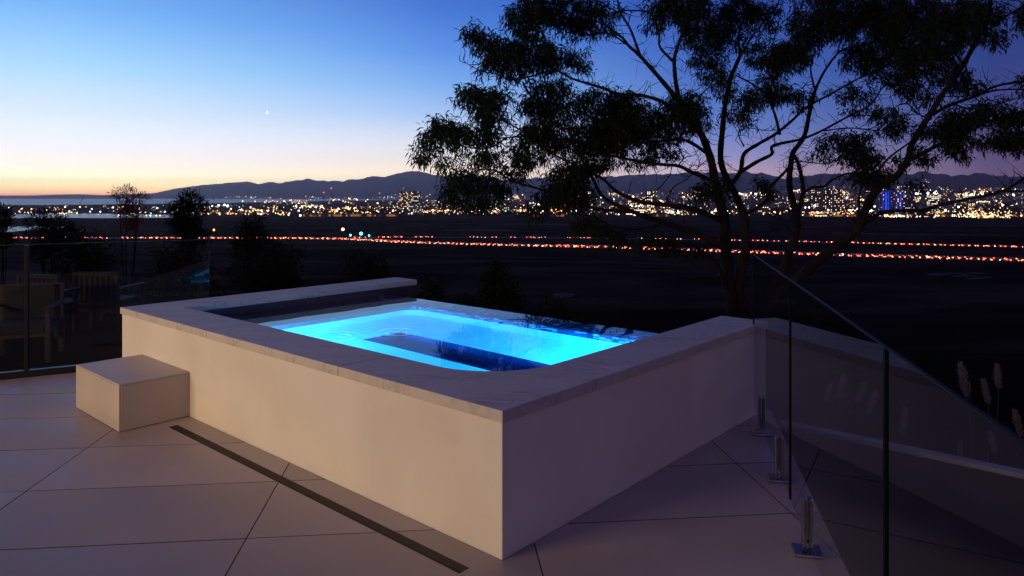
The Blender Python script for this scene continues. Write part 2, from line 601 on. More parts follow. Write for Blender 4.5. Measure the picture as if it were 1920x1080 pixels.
def gz(x, y):
    # the house stands on a bluff; the ground falls away in front of it
    d = y - 8.0 - 5.0 * min(1, max(0, (-x - 1.0) / 2.5)) + 0.05 * abs(x + 1.0)
    if d < 0:
        z = -0.42 if x < 0 else -0.9
        t = min(1, max(0, (x + 1.5) / 3.0))
        z = -0.42 + (-1.3 + 0.42) * t
        return z
    base = -0.42 + (-1.3 + 0.42) * min(1, max(0, (x + 1.5) / 3.0))
    t = min(1.0, d / 150.0)
    s = t * t * (3 - 2 * t)
    s = 0.35 * t + 0.65 * s
    return base + (PLAIN - base) * s


xs = sorted(set([0.0] + [s * v for s in (-1, 1) for v in (1, 2, 3.2, 4.5, 6, 8, 11, 15, 20, 28, 40, 60, 90, 140, 220, 350, 600, 1000, 2000, 4000, 8000, 14000, 22000)]))
ys = [-250, -120, -60, -30, -15, -8, -4, 0, 2, 4, 5.5, 7, 8, 9, 10, 11, 12.5, 14, 16, 18, 21, 24, 28, 33, 40, 48, 58, 70, 84, 100, 118, 138, 160, 190, 240, 320, 450, 650, 1000, 1600, 2600, 4200, 7000, 12000, 17000, 22000]
g = MB()
rows = []
for y in ys:
    rows.append([Vector((x, y, gz(x, y) + (0.12 * math.sin(x * 1.7 + y) * math.cos(y * 0.9 - x * 0.4) if 9 < y < 160 and abs(x) < 90 else 0) - (0.02 if y < 8.5 else 0))) for x in xs])
i0 = 0
for j in range(len(ys) - 1):
    for i in range(len(xs) - 1):
        far = ys[j] >= 160 or abs(xs[i]) > 4000
        g.face([rows[j][i], rows[j][i + 1], rows[j + 1][i + 1], rows[j + 1][i]], 1 if far else 0)
o = g.build('ground', [M['lawn'], M['plain']], smooth=False)
tag(o, kind='structure')


def on_plain(x, y, dz=0.0):
    """point on the plain at photo pixel x, y"""
    d = FPX * (EYE - PLAIN - dz) / (y - HY)
    return Vector(((x - 960) / FPX * d, d, PLAIN + dz))


def at_d(x, d, z=PLAIN):
    return Vector(((x - 960) / FPX * d, d, z))


def sheet(name, pts, m, dz, kind='structure'):
    b = MB()
    b.face([Vector((p.x, p.y, PLAIN + dz)) for p in pts])
    return tag(b.build(name, m), kind=kind)


# sea beyond the shore (left), ponds in the wetland, pale sand
sea_pts = [at_d(-700, 3000), at_d(-100, 3450), at_d(150, 3700), at_d(420, 4800), at_d(600, 6500), at_d(770, 9500),
           at_d(560, 21500), at_d(300, 21500), Vector((-21500, 21500, 0)), Vector((-21500, 5000, 0))]
sheet('sea', sea_pts, M['sea'], 0.6)
for i, pts in enumerate([
        [(-40, 404.5), (60, 400.5), (150, 400.5), (230, 401), (330, 403), (325, 408), (230, 409), (120, 408.5), (-40, 409.5)],
        [(-40, 432), (-10, 426.5), (60, 423.5), (122, 424), (118, 428), (70, 430), (20, 434.5), (-40, 436)],
        ]):
    sheet('pond', [on_plain(x, y, 0.3) for x, y in pts], M['pond'], 0.3)

for poly in ([(1035, 552), (1060, 548), (1078, 551), (1072, 557), (1045, 559)],
             [(800, 433), (880, 430), (960, 432), (960, 433.5), (870, 432.5)],
             [(1560, 436), (1700, 438), (1900, 440), (1900, 441.2), (1700, 440), (1560, 437.6)],
             [(890, 421), (1000, 420), (1100, 421), (1100, 422), (1000, 421.6)]):
    o = sheet('sand_patch', [on_plain(x, y, 0.2) for x, y in poly], M['sand'], 0.2)
for k in range(11):
    cx_, cy_ = random.uniform(1750, 1915), 517 + random.gauss(0, 3)
    wv, hv = random.uniform(8, 26), random.uniform(0.8, 2.2)
    sheet('sand_patch', [on_plain(cx_ + wv * math.cos(t) * random.uniform(.6, 1.2), cy_ + hv * math.sin(t) * random.uniform(.5, 1.3), 0.2) for t in np.linspace(0, 2 * PI, 13)[:-1]], M['sand'], 0.2 + 0.03 * (k + 1))

# ------------------------------------------------------------------ mountains
RIDGE = [(-60, 367), (60, 366.5), (110, 364.6), (150, 364.2), (190, 366), (250, 363.5), (290, 362), (330, 353), (380, 347), (440, 342), (465, 341), (485, 345),
         (505, 341), (530, 343), (550, 340), (575, 335), (600, 339), (640, 339), (665, 335), (700, 331), (720, 331.5), (745, 325),
         (765, 322), (790, 322.5), (810, 327), (830, 330), (880, 336), (920, 333), (950, 338), (975, 335), (1010, 332), (1040, 336),
         (1080, 337), (1120, 333), (1180, 330), (1230, 326), (1300, 322), (1350, 324), (1400, 323.5), (1430, 324), (1455, 330),
         (1475, 334), (1500, 332), (1540, 327), (1600, 325), (1640, 325), (1700, 327), (1735, 322.5), (1760, 325.5), (1785, 329),
         (1830, 323.5), (1870, 329), (1920, 334), (1990, 330), (2100, 338), (2300, 336)]
rx_ = np.array([p[0] for p in RIDGE], float); ry_ = np.array([p[1] for p in RIDGE], float)


def ridge_dist(x):
    return 15500 - 4200 * min(1, max(0, (x - 700) / 1100))


def base_dist(x):
    return 12800 - 5600 * min(1, max(0, (x - 700) / 900))


def hill_point(x, t):
    """point on the mountain face above photo column x, t from foot (0) to ridge (1)"""
    dr, db = ridge_dist(x), base_dist(x)
    zr = EYE + (HY - np.interp(x, rx_, ry_)) / FPX * dr
    d = db + (dr - db) * t
    hgt = max(zr - PLAIN, 8.0)
    wob = 0.10 * math.sin(x * 0.043 + t * 3) + 0.07 * math.sin(x * 0.11 + 1.3) + 0.05 * math.sin(x * 0.23 + t * 7)
    s = t ** 1.5 * (1 + wob * (1 - t) * 2.2)
    return Vector(((x - 960) / FPX * d, d, PLAIN + hgt * max(0, s)))


g = MB()
cols = list(np.arange(-60, 2301, 4.0))
jag = {}
for x in cols:
    jw = 0.72 * (jw if x > cols[0] else 0.0) + random.gauss(0, 7)
    jag[x] = (6 * math.sin(x * 0.19 + 2 * math.sin(x * 0.031)) + jw + random.uniform(-4, 4)) * min(1.0, max(0.05, (x - 260) / 300))
ts = [0, 0.08, 0.18, 0.3, 0.42, 0.55, 0.68, 0.8, 0.9, 1.0]
rows = [[hill_point(x, t) + Vector((0, 0, (-2 if t == 0 else (random.uniform(-9, 9) if t < 1 else jag[x])))) for x in cols] for t in ts]
back = []
for x in cols:
    p = hill_point(x, 1.0)
    back.append(Vector((p.x * 1.22, p.y * 1.22, PLAIN - 2)))
rows.append(back)
g.grid(rows)
o = g.build('mountains', M['hill'], smooth=True)
tag(o, kind='structure')

# ------------------------------------------------------------------ deck: grout bed and porcelain tiles
UX = Vector((0.995, 0.0995, 0)).normalized(); VX = Vector((-UX.y, UX.x, 0))
FEN_L0, FEN_LD = Vector((-3.741, 6.027, 0)), Vector((0.876, 0.482, 0)).normalized()      # left fence line
FEN_R0, FEN_RD = Vector((1.333, 3.39, 0)), Vector((0.2226, 1.0, 0)).normalized()         # right fence line
EDGE_R0 = FEN_R0 + Vector((0.135, 0, 0))
deck_poly = [(-14, -9), (4, -9)]
pR = lambda y: EDGE_R0 + FEN_RD * ((y - EDGE_R0.y) / FEN_RD.y)
qL = lambda x: FEN_L0 + FEN_LD * ((x - FEN_L0.x) / FEN_LD.x) + Vector((-0.02, 0.06, 0))
e0, e1 = pR(-9), pR(4.95)
deck_poly = [(-14, -9), (e0.x, e0.y), (e1.x, e1.y), W2(0.02, 2.80), W2(3.9, 2.80)]
q0, q1 = qL(-1.7), qL(-14)
deck_poly = [(-14, -9), (e0.x, e0.y), (e1.x, e1.y), (e1.x - 0.2, e1.y + 0.6), (q0.x, q0.y), (q1.x, q1.y)]
POOL_RECT = rect_ab(0.007, 4.092, 0.007, 2.9)
DRAIN = (0.068, 2.767, -0.180, -0.122)
DRAIN_RECT = rect_ab(*DRAIN)

deck = empty('deck', (0, 0, 0))
tag(deck, kind='structure')


def minus_all(poly):
    out = []
    for p in [poly]:
        for q in subtract(p, DRAIN_RECT) if area(inter(p, DRAIN_RECT)) > 1e-6 else [p]:
            out += subtract(q, POOL_RECT) if area(inter(q, POOL_RECT) or [(0, 0)] * 3) > 1e-6 else [q]
    return out


bed = MB()
for p0_ in subtract(ccw(deck_poly), DRAIN_RECT):
    for p in subtract(p0_, POOL_RECT):
        bed.prism(ccw(p), -0.30, -0.008, 0)
bed.build('grout_bed', M['grout'], deck)
GAP = 0.0028
for r in range(-14, 8):
    for c in range(-9, 4):
        s0, s1 = 0.40 + c * 1.25 + GAP, 0.40 + (c + 1) * 1.25 - GAP
        t0, t1 = 3.20 + r * 0.625 + GAP, 3.20 + (r + 1) * 0.625 - GAP
        poly = [((UX * s + VX * t).x, (UX * s + VX * t).y) for s, t in ((s0, t0), (s1, t0), (s1, t1), (s0, t1))]
        if s1 < -7.5 or t1 < -3.5:
            continue
        poly = inter(poly, ccw(deck_poly))
        if len(poly) < 3 or area(poly) < 0.004:
            continue
        m = MB()
        cx = sum(p[0] for p in poly) / len(poly); cyy = sum(p[1] for p in poly) / len(poly)
        for q in minus_all(poly):
            if area(q) > 2e-4:
                m.prism([(p[0] - cx, p[1] - cyy) for p in ccw(q)], -0.0075, 0.0, 1, 0, bottom=False)
        if m.v:
            t = m.build('tile', [M['tile'], M['grout']], deck, loc=(cx, cyy, random.uniform(-0.0006, 0.0006)))

# ------------------------------------------------------------------ slot drain along the wall
drain = empty('slot_drain', W(1.4, -0.15, -0.05))
tag(drain, 'long narrow slotted drain grate set in the deck beside the pool wall', 'drain')
m = MB()
a0, a1, b0, b1 = DRAIN
m.prism(rect_ab(a0, a1, b0, b1), -0.10, -0.045)
m.build('channel', M['void'], drain)
m = MB()
m.prism(rect_ab(a0, a1, b0, b0 + 0.003), -0.045, -0.0015)
m.prism(rect_ab(a0, a1, b1 - 0.003, b1), -0.045, -0.0015)
m.prism(rect_ab(a0, a0 + 0.003, b0 + 0.003, b1 - 0.003), -0.045, -0.0015)
m.prism(rect_ab(a1 - 0.003, a1, b0 + 0.003, b1 - 0.003), -0.045, -0.0015)
m.build('frame', M['grate'], drain)
for k in range(5):
    bb = b0 + 0.010 + k * 0.0094
    m = MB()
    m.prism(rect_ab(a0 + 0.004, a1 - 0.004, bb - 0.0017, bb + 0.0017), -0.03, -0.004)
    m.build('slat', M['grate'], drain)

# ------------------------------------------------------------------ raised pool
ZT, ZC, ZW = 0.619, 0.568, 0.508
pool = empty('raised_pool', W(2.0, 1.4, 0))
tag(pool, 'raised white plunge pool with marble coping and one overflowing far edge', 'pool')
OH = 0.012
AL, BL = 4.10, 2.79
wt = 0.355
m = MB()
m.prism(ccw([W2(OH, OH), W2(AL - OH, OH), W2(AL - OH, BL - 0.01), W2(AL - wt, BL - 0.01), W2(AL - wt, wt), W2(wt, wt), W2(wt, BL - 0.01), W2(OH, BL - 0.01)]), -0.30, ZC - 0.001)
o = m.build('wall', M['stucco'], pool); bevel(o, 0.003)
EB, FB, LED, ZL, ZM = 2.39, 2.10, 3.02, 0.472, 0.29     # overflow edge, inner faces, ledge level, foot of mosaic
m = MB()                                     # overflow wall, carried down to the hillside
m.prism(rect_ab(wt, AL - wt, FB + 0.02, EB), -2.2, ZL - 0.001)
m.prism(rect_ab(wt, AL - wt, EB + 0.005, EB + 0.25), -2.2, 0.06)
o = m.build('overflow_wall', M['darktile'], pool)


def coping(poly, name='coping_slab'):
    m = MB()
    m.prism(ccw(poly), ZC, ZT)
    o = m.build(name, M['marble'], pool)
    bevel(o, 0.004, 2)
    return o


cw, g2 = 0.35, 0.0012
fil, ctr = 0.42, 0.35 + 0.42
arc = [W2(ctr - fil * math.cos(t), ctr - fil * math.sin(t)) for t in [R(90 * k / 12) for k in range(13)]]
# corner slab with a rounded inner edge
corner = [W2(0, 0), W2(0, 0.90 - g2), W2(cw, 0.90 - g2)] + arc + [W2(1.15 - g2, cw), W2(1.15 - g2, 0)]
coping(corner)
coping([W2(1.15 + g2, 0), W2(2.62 - g2, 0), W2(2.62 - g2, cw), W2(1.15 + g2, cw)])
coping([W2(2.62 + g2, 0), W2(AL, 0), W2(AL, cw - g2), W2(2.62 + g2, cw)])
coping([W2(AL, cw + g2), W2(AL, BL), W2(AL - cw, BL), W2(AL - cw, cw + g2)])
coping([W2(0, 0.90 + g2), W2(0, BL), W2(cw, BL), W2(cw, 0.90 + g2)])

# basin: dark waterline above, white plaster below with rounded corners, dark well in the floor
i0a, i1a, i0b = 0.357, AL - 0.357, 0.357
Q = lambda a, b, z: W(a, b, z)
m = MB()
m.face([Q(LED - 0.12, i0b, ZL), Q(LED - 0.12, FB - 0.12, ZL), Q(LED, FB - 0.12, ZL), Q(LED, EB, ZL), Q(i1a, EB, ZL), Q(i1a, i0b, ZL)][:0] or
       [Q(LED, i0b, ZL), Q(LED, EB, ZL), Q(i1a, EB, ZL), Q(i1a, i0b, ZL)])           # left shelf
m.face([Q(i1a - 0.002, i0b, 0.05), Q(i1a - 0.002, BL - 0.008, 0.05), Q(i1a - 0.002, BL - 0.008, ZC), Q(i1a - 0.002, i0b, ZC)])
m.face([Q(i1a - 0.002, BL - 0.008, 0.0), Q(AL - OH, BL - 0.008, 0.0), Q(AL - OH, BL - 0.008, ZC), Q(i1a - 0.002, BL - 0.008, ZC)])
m.face([Q(i0a + 0.002, i0b, 0.30), Q(i0a + 0.002, BL - 0.008, 0.30), Q(i0a + 0.002, BL - 0.008, ZC), Q(i0a + 0.002, i0b, ZC)])
m.face([Q(i0a, i0b + 0.002, 0.30), Q(i1a, i0b + 0.002, 0.30), Q(i1a, i0b + 0.002, ZC), Q(i0a, i0b + 0.002, ZC)])
m.build('waterline_tiles', M['darktile'], pool)
ZB, ZF = 0.05, -0.38
wa0, wa1, wb0, wb1 = 0.62, 2.47, 1.14, 1.51
rc = 0.14
path = [(LED, i0b)] + [(LED - rc + rc * math.cos(t), FB - rc + rc * math.sin(t)) for t in [R(k * 9) for k in range(11)]] + [(i0a, FB)]
m = MB()
m.grid([[Q(a, b, ZB) for a, b in path], [Q(a, b, ZM) for a, b in path]])
m.grid([[Q(a, b, ZM) for a, b in path], [Q(a, b, ZL) for a, b in path]], 1)
m.face([Q(LED, FB, ZL)] + [Q(a, b, ZL) for a, b in path[1:-1]], 1)          # shelf over the rounded corner
m.face([Q(i0a + 0.001, i0b, ZB), Q(i0a + 0.001, FB, ZB), Q(i0a + 0.001, FB, 0.30), Q(i0a + 0.001, i0b, 0.30)])
m.face([Q(i0a, i0b + 0.001, ZB), Q(LED, i0b + 0.001, ZB), Q(LED, i0b + 0.001, 0.30), Q(i0a, i0b + 0.001, 0.30)])
# bench ring round the well
m.face([Q(i0a, i0b, ZB), Q(LED, i0b, ZB), Q(LED, wb0, ZB), Q(i0a, wb0, ZB)])
m.face([Q(i0a, wb1, ZB), Q(LED, wb1, ZB), Q(LED, FB, ZB), Q(i0a, FB, ZB)])
m.face([Q(i0a, wb0, ZB), Q(wa0, wb0, ZB), Q(wa0, wb1, ZB), Q(i0a, wb1, ZB)])
m.face([Q(wa1, wb0, ZB), Q(LED, wb0, ZB), Q(LED, wb1, ZB), Q(wa1, wb1, ZB)])
m.build('basin', [M['shell'], M['darktile']], pool)
m = MB()
m.face([Q(wa0, wb0, ZF), Q(wa1, wb0, ZF), Q(wa1, wb1, ZF), Q(wa0, wb1, ZF)])
for (p, q) in (((wa0, wb0), (wa1, wb0)), ((wa1, wb0), (wa1, wb1)), ((wa1, wb1), (wa0, wb1)), ((wa0, wb1), (wa0, wb0))):
    m.face([Q(*p, ZF), Q(*q, ZF), Q(*q, ZB), Q(*p, ZB)])
m.build('foot_well', M['well'], pool)

# glass mosaic band round the inside of the overflow edge and on its top
m = MB()


def mos(p, u, v, n, wdt, hgt, mi):
    """one mosaic chip lying on a face: origin p, edges u, v, normal n"""
    P = [p, p + u * wdt, p + u * wdt + v * hgt, p + v * hgt]
    Tp = [q + n * 0.003 for q in P]
    m.face(Tp, mi)
    for k in range(4):
        m.face([P[k], P[(k + 1) % 4], Tp[(k + 1) % 4], Tp[k]], mi)


ZUP = Vector((0, 0, 1))
acc = 0.0
chip, rows_n = 0.055, 5
ch = (ZL - ZM - 0.004) / rows_n
for k in range(5, len(path) - 1):
    A_, B_ = Q(*path[k], 0), Q(*path[k + 1], 0)
    L3 = (B_ - A_).length
    u = (B_ - A_).normalized()
    n = ZUP.cross(u)
    if n.dot(Q(1.5, 1.2, 0) - A_) < 0:
        n = -n
    cnt = max(1, int(round(L3 / chip)))
    wd = L3 / cnt
    for i in range(cnt):
        strip = random.random() < 0.06          # now and then a whole dark column
        for j in range(rows_n):
            mi_ = 2 if strip else random.choices((0, 1, 2), (0.36, 0.16, 0.48))[0]
            p = A_ + u * (i * wd + 0.0015) + Vector((0, 0, ZM + 0.003 + j * ch))
            mos(p, u, ZUP, n, wd - 0.003, ch - 0.003, mi_)
na2 = int((i1a - i0a) / 0.05)
for i in range(na2):
    for j in range(5):
        mos(Q(i0a + i * 0.05 + 0.001, FB + 0.024 + j * 0.052, ZL), AX, BX, ZUP, 0.047, 0.049, random.choices((0, 1, 2), (0.08, 0.42, 0.50))[0])
o = m.build('mosaic', [M['mosA'], M['mosB'], M['mosC']], pool)
tag(o, kind='stuff')

# water: one still surface spilling over the far edge
m = MB()
e1b = EB - 0.006
m.face([Q(i0a + 0.003, i0b + 0.003, ZW), Q(i1a - 0.003, i0b + 0.003, ZW), Q(i1a - 0.003, e1b, ZW), Q(i0a + 0.003, e1b, ZW)][::-1])
rim = [(e1b, ZW), (e1b + 0.008, ZW - 0.003), (e1b + 0.011, ZW - 0.010), (e1b + 0.012, ZW - 0.05), (e1b + 0.012, 0.07)]
for k in range(len(rim) - 1):
    m.face([Q(i0a + 0.003, rim[k][0], rim[k][1]), Q(i1a - 0.003, rim[k][0], rim[k][1]), Q(i1a - 0.003, rim[k + 1][0], rim[k + 1][1]), Q(i0a + 0.003, rim[k + 1][0], rim[k + 1][1])][::-1])
M['poolwater'] = water_mat('pool water', bump=0.005, scale=1.1, centers=[(tuple(W(2.30, 0.75, ZW)), 0.42), (tuple(W(2.13, 1.18, ZW)), 0.30)])
o = m.build('water', M['poolwater'])
tag(o, kind='structure')

# underwater lamps: bezel, lens and their own light
POOL_BLUE = (0.0, 0.40, 1.0)


def pool_lamp(a, b, z, ndir, power, label):
    c = W(a, b, z)
    t = empty('pool_lamp', c)
    tag(t, label, 'pool light', 'underwater lights of the pool')
    n = ndir.normalized()
    x = n.cross(ZUP).normalized(); y = ZUP
    m1, m2 = MB(), MB()
    ring = [(x * math.cos(q) + y * math.sin(q)) for q in (2 * PI * k / 24 for k in range(24))]
    m1.grid([[c + v * 0.09 for v in ring], [c + v * 0.085 + n * 0.02 for v in ring], [c + v * 0.068 + n * 0.02 for v in ring]], close=True)
    m1.build('bezel', M['steel'], t, smooth=True)
    m2.face([c + v * 0.068 + n * 0.012 for v in ring])
    m2.build('lens', LENS, t)
    ld = bpy.data.lights.new('lamp_light', 'POINT')
    ld.energy = power; ld.color = POOL_BLUE; ld.shadow_soft_size = 0.05
    lo = bpy.data.objects.new('lamp_light', ld)
    COL.objects.link(lo)
    lo.parent = t
    lo.location = n * 0.14
    return t


LENS = emis('blue lamp lens', (0.2, 0.75, 1.0), 4)
pool_lamp(2.62, i0b + 0.003, 0.33, BX, 105, 'underwater blue lamp in the near wall of the pool, under the long coping')
pool_lamp(i0a + 0.004, 1.80, 0.37, AX, 125, 'underwater blue lamp in the right wall of the pool')

# ------------------------------------------------------------------ step block
blk = empty('step_block', W(3.29, -0.22, 0))
tag(blk, 'low beige stone-clad step block against the white pool wall', 'step')
B0, B1, C0, C1, HB = 2.89, 3.69, -0.435, 0.0105, 0.305
m = MB(); m.prism(rect_ab(B0 + 0.018, B1 - 0.018, C0 + 0.018, C1), 0.006, HB - 0.02); m.build('core', M['grout'], blk)
SG = 0.0012
parts = [('top_panel', (B0, B1, C0, C1), (HB - 0.012, HB)),
         ('front_panel', (B0 + SG, B1 - SG, C0, C0 + 0.012), (0.004, HB - 0.012 - SG)),
         ('side_panel', (B0, B0 + 0.012, C0 + 0.012 + SG, C1), (0.004, HB - 0.012 - SG)),
         ('side_panel', (B1 - 0.012, B1, C0 + 0.012 + SG, C1), (0.004, HB - 0.012 - SG))]
for nme, r4, (z0, z1) in parts:
    m = MB(); m.prism(rect_ab(*r4), z0, z1)
    bevel(m.build(nme, M['block'], blk), 0.0015, 1)

# ------------------------------------------------------------------ glass fences


def pane(parent, p0, d, l, z0, z1, th=0.010):
    """glass pane: clear sheet between polished edges of the full glass thickness"""
    n = Vector((-d.y, d.x, 0))
    e = 0.004
    m = MB()
    q = lambda t, s, z: p0 + d * t + n * (s * th / 2) + Vector((0, 0, z))
    m.face([q(e, 0, z0), q(l - e, 0, z0), q(l - e, 0, z1 - e), q(e, 0, z1 - e)], 0)

    def bar(t0, t1, za, zb):
        P = [q(t0, -1, za), q(t1, -1, za), q(t1, 1, za), q(t0, 1, za)]
        T = [q(t0, -1, zb), q(t1, -1, zb), q(t1, 1, zb), q(t0, 1, zb)]
        m.face(T, 1); m.face(P[::-1], 1)
        for k in range(4):
            m.face([P[k], P[(k + 1) % 4], T[(k + 1) % 4], T[k]], 1)
    bar(0, l, z1 - e, z1)
    bar(0, e, z0, z1 - e)
    bar(l - e, l, z0, z1 - e)
    return m.build('glass_pane', [M['glass'], M['glass_edge']], parent)


fr = empty('glass_fence', FEN_R0)
tag(fr, 'frameless glass fence on steel spigots at the right edge of the deck', 'fence')
yR = lambda y: Vector((FEN_R0.x + 0.2226 * (y - FEN_R0.y), y, 0))
for y0, y1 in ((3.391, 4.86), (1.893, 3.383), (0.40, 1.885), (-1.1, 0.392)):
    p0, p1 = yR(y0), yR(y1)
    pane(fr, p0, (p1 - p0).normalized(), (p1 - p0).length, 0.05, 1.10)
for yy in (4.46, 3.74, 2.973, 2.26, 1.48, 0.75):
    p = yR(yy)
    ang = math.atan2(FEN_RD.y, FEN_RD.x)
    sp_d = FEN_RD; sp_n = Vector((-sp_d.y, sp_d.x, 0))
    m = MB()
    for s in (-1, 1):                       # two cheeks that clamp the glass
        c = p + sp_n * (s * 0.0125)
        m.box((c.x, c.y, 0.132), (0.042, 0.017, 0.205), ang)
    m.box((p.x, p.y, 0.036), (0.042, 0.008, 0.03), ang)
    post = bevel(m.build('spigot', M['steel'], fr), 0.004, 2)
    m = MB()
    m.box((p.x, p.y, 0.008), (0.105, 0.115, 0.016), ang)
    bevel(m.build('base_plate', M['steel'], post), 0.006, 3)

fl = empty('glass_fence', FEN_L0)
tag(fl, 'glass fence with dark posts and black bottom rail at the left of the deck', 'fence')
lp = lambda t: FEN_L0 + FEN_LD * t
PIT = 1.42
JT = (Vector((-4.03, 5.87, 0)) - FEN_L0).dot(FEN_LD)
ends = [JT - 2 * PIT, JT - PIT, JT, JT + PIT]
for k in range(3):
    p0 = lp(ends[k] + 0.016)
    pane(fl, p0, FEN_LD, ends[k + 1] - ends[k] - 0.032, 0.055, 1.10)
angL = math.atan2(FEN_LD.y, FEN_LD.x)
for k in range(3):
    p = lp(ends[k])
    m = MB()
    m.box((p.x, p.y, 0.55), (0.026, 0.04, 1.09), angL)
    bevel(m.build('post', M['black'], fl), 0.003, 1)
m = MB()
c = lp((ends[0] + ends[-1]) / 2)
m.box((c.x, c.y, 0.030), (ends[-1] - ends[0], 0.05, 0.056), angL)
m.build('bottom_rail', M['black'], fl)

# low retaining wall outside the right fence
p0, p1 = W(-0.10, 2.70, 0), W(-4.5, 2.70, 0)
rw = empty('retaining_wall', (p0 + p1) / 2 + Vector((0, 0, -1.4)))
tag(rw, 'low dark retaining wall with a pale capping outside the right glass fence', 'wall')
m = MB()
m.prism(ccw([tuple(v[:2]) for v in (p0 + BX * 0.025, p1 + BX * 0.025, p1 + BX * 0.09, p0 + BX * 0.09)]), -1.4, -0.085)
m.build('wall', M['darkstone'], rw)
m = MB()
m.prism(ccw([tuple(v[:2]) for v in (p0 + BX * 0.015, p1 + BX * 0.015, p1 + BX * 0.10, p0 + BX * 0.10)]), -0.085, -0.055)
bevel(m.build('capping', M['capstone'], rw), 0.006, 2)

# ------------------------------------------------------------------ house behind the camera with its lit sliding door
HBD = -6.4
house = empty('house', W(2.5, HBD, 0))
tag(house, 'pale house facade with one wide lit doorway facing the pool deck', 'house')


def hpart(name, a0, a1, b0, b1, z0, z1, mt='stucco'):
    m = MB(); m.prism(rect_ab(a0, a1, b0, b1), z0, z1)
    return m.build(name, M[mt], house)


hpart('wall', -6.0, 1.3, HBD - 0.25, HBD, 0.0, 3.0)
hpart('wall', 5.1, 9.0, HBD - 0.25, HBD, 0.0, 3.0)
hpart('lintel', 1.3, 5.1, HBD - 0.25, HBD, 2.1, 3.0)
for aa in (1.3, 3.17, 5.04):
    hpart('door_frame', aa, aa + 0.06, HBD - 0.16, HBD - 0.08, 0.02, 2.1, 'black')
hpart('roof', -6.2, 9.2, HBD - 5.1, HBD + 0.5, 3.0, 3.2)
hpart('floor_lamp', 3.1, 3.3, HBD - 0.62, HBD - 0.58, 0.02, 0.3, 'black')
ld = bpy.data.lights.new('lamp_light', 'AREA')
ld.shape = 'RECTANGLE'; ld.size = 3.4; ld.size_y = 0.5
ld.energy = 300; ld.color = (1.0, 0.69, 0.36)
lo = bpy.data.objects.new('lamp_light', ld)
COL.objects.link(lo)
lo.parent = house
pl = W(2.8, HBD - 0.35, 1.55)
tg = W(2.2, 0.0, 0.35)
lo.matrix_parent_inverse = Matrix.Translation(-Vector(house.location))
lo.location = pl
lo.rotation_euler = (tg - pl).to_track_quat('-Z', 'Y').to_euler()

# low wall added out of view to shade the deck floor
gw = empty('shade_wall', W(2.5, -4.0, 0))
tag(gw, 'unseen low stuccoed wall with stone cap, added to shade the deck floor', 'wall')
m = MB(); m.prism(rect_ab(-0.2, 7.0, -4.10, -3.90), 0.0, 0.72); bevel(m.build('wall', M['stucco'], gw), 0.004)
m = MB(); m.prism(rect_ab(-0.23, 7.03, -4.13, -3.87), 0.721, 0.77); bevel(m.build('cap', M['marble'], gw), 0.004)

# ------------------------------------------------------------------ foliage tools


def leaves(points, dirs, length, width, jitter_rng):
    """bent lance-shaped leaves: 2 quads folded lengthwise -> 4 triangles as quads"""
    P = np.asarray(points); D = np.asarray(dirs)
    n = len(P)
    D = D / np.linalg.norm(D, axis=1, keepdims=True)
    Rn = jitter_rng.normal(size=(n, 3))
    S = np.cross(D, Rn); S /= np.linalg.norm(S, axis=1, keepdims=True) + 1e-9
    L = np.asarray(length).reshape(-1, 1) * np.ones((n, 1)); Wd = np.asarray(width).reshape(-1, 1) * np.ones((n, 1))
    bend = np.array([0, 0, -1.0]) * L * 0.12
    v0 = P
    v1 = P + D * L * 0.45 + S * Wd * 0.5
    v2 = P + D * L + bend
    v3 = P + D * L * 0.45 - S * Wd * 0.5
    V = np.stack([v0, v1, v2, v3], axis=1).reshape(-1, 3)
    F = np.arange(4 * n).reshape(-1, 4)
    return V, F


def clump_leaves(c, r3, n_sprig, n_leaf, length, width, droop, rg, spiky=False):
    """leaf positions and directions in an ellipsoid clump; sprig ends for twigs"""
    u = rg.normal(size=(n_sprig, 3)); u /= np.linalg.norm(u, axis=1, keepdims=True)
    rad = rg.uniform(0.25, 1.0, size=(n_sprig, 1)) ** 0.6
    sp = np.asarray(c) + u * rad * np.asarray(r3)
    idx = rg.integers(0, n_sprig, size=n_sprig * n_leaf)
    q = sp[idx] + rg.normal(size=(len(idx), 3)) * length * 0.55
    if spiky:
        d = (u[idx] + rg.normal(size=(len(idx), 3)) * 0.45 + np.array([0, 0, 0.7]))
    else:
        d = rg.normal(size=(len(idx), 3)) * 0.75 + u[idx] * 0.25 + np.array([0, 0, -droop])
    return q, d, sp


def smooth_path(pts, sub=5):
    P = [Vector(p) for p in pts]
    P = [P[0] * 2 - P[1]] + P + [P[-1] * 2 - P[-2]]
    out = []
    for i in range(1, len(P) - 2):
        for k in range(sub):
            t = k / sub
            a, b, c, d = P[i - 1], P[i], P[i + 1], P[i + 2]
            out.append(0.5 * ((2 * b) + (c - a) * t + (2 * a - 5 * b + 4 * c - d) * t * t + (-a + 3 * b - 3 * c + d) * t ** 3))
    out.append(P[-2])
    return out


# ------------------------------------------------------------------ eucalyptus
TD = 11.0
base = Vector(px(1384, 640, TD)); base.z = gz(base.x, TD) - 0.1
tree = empty('eucalyptus_tree', base)
tag(tree, 'large spreading eucalyptus tree with several stems behind the pool', 'tree')
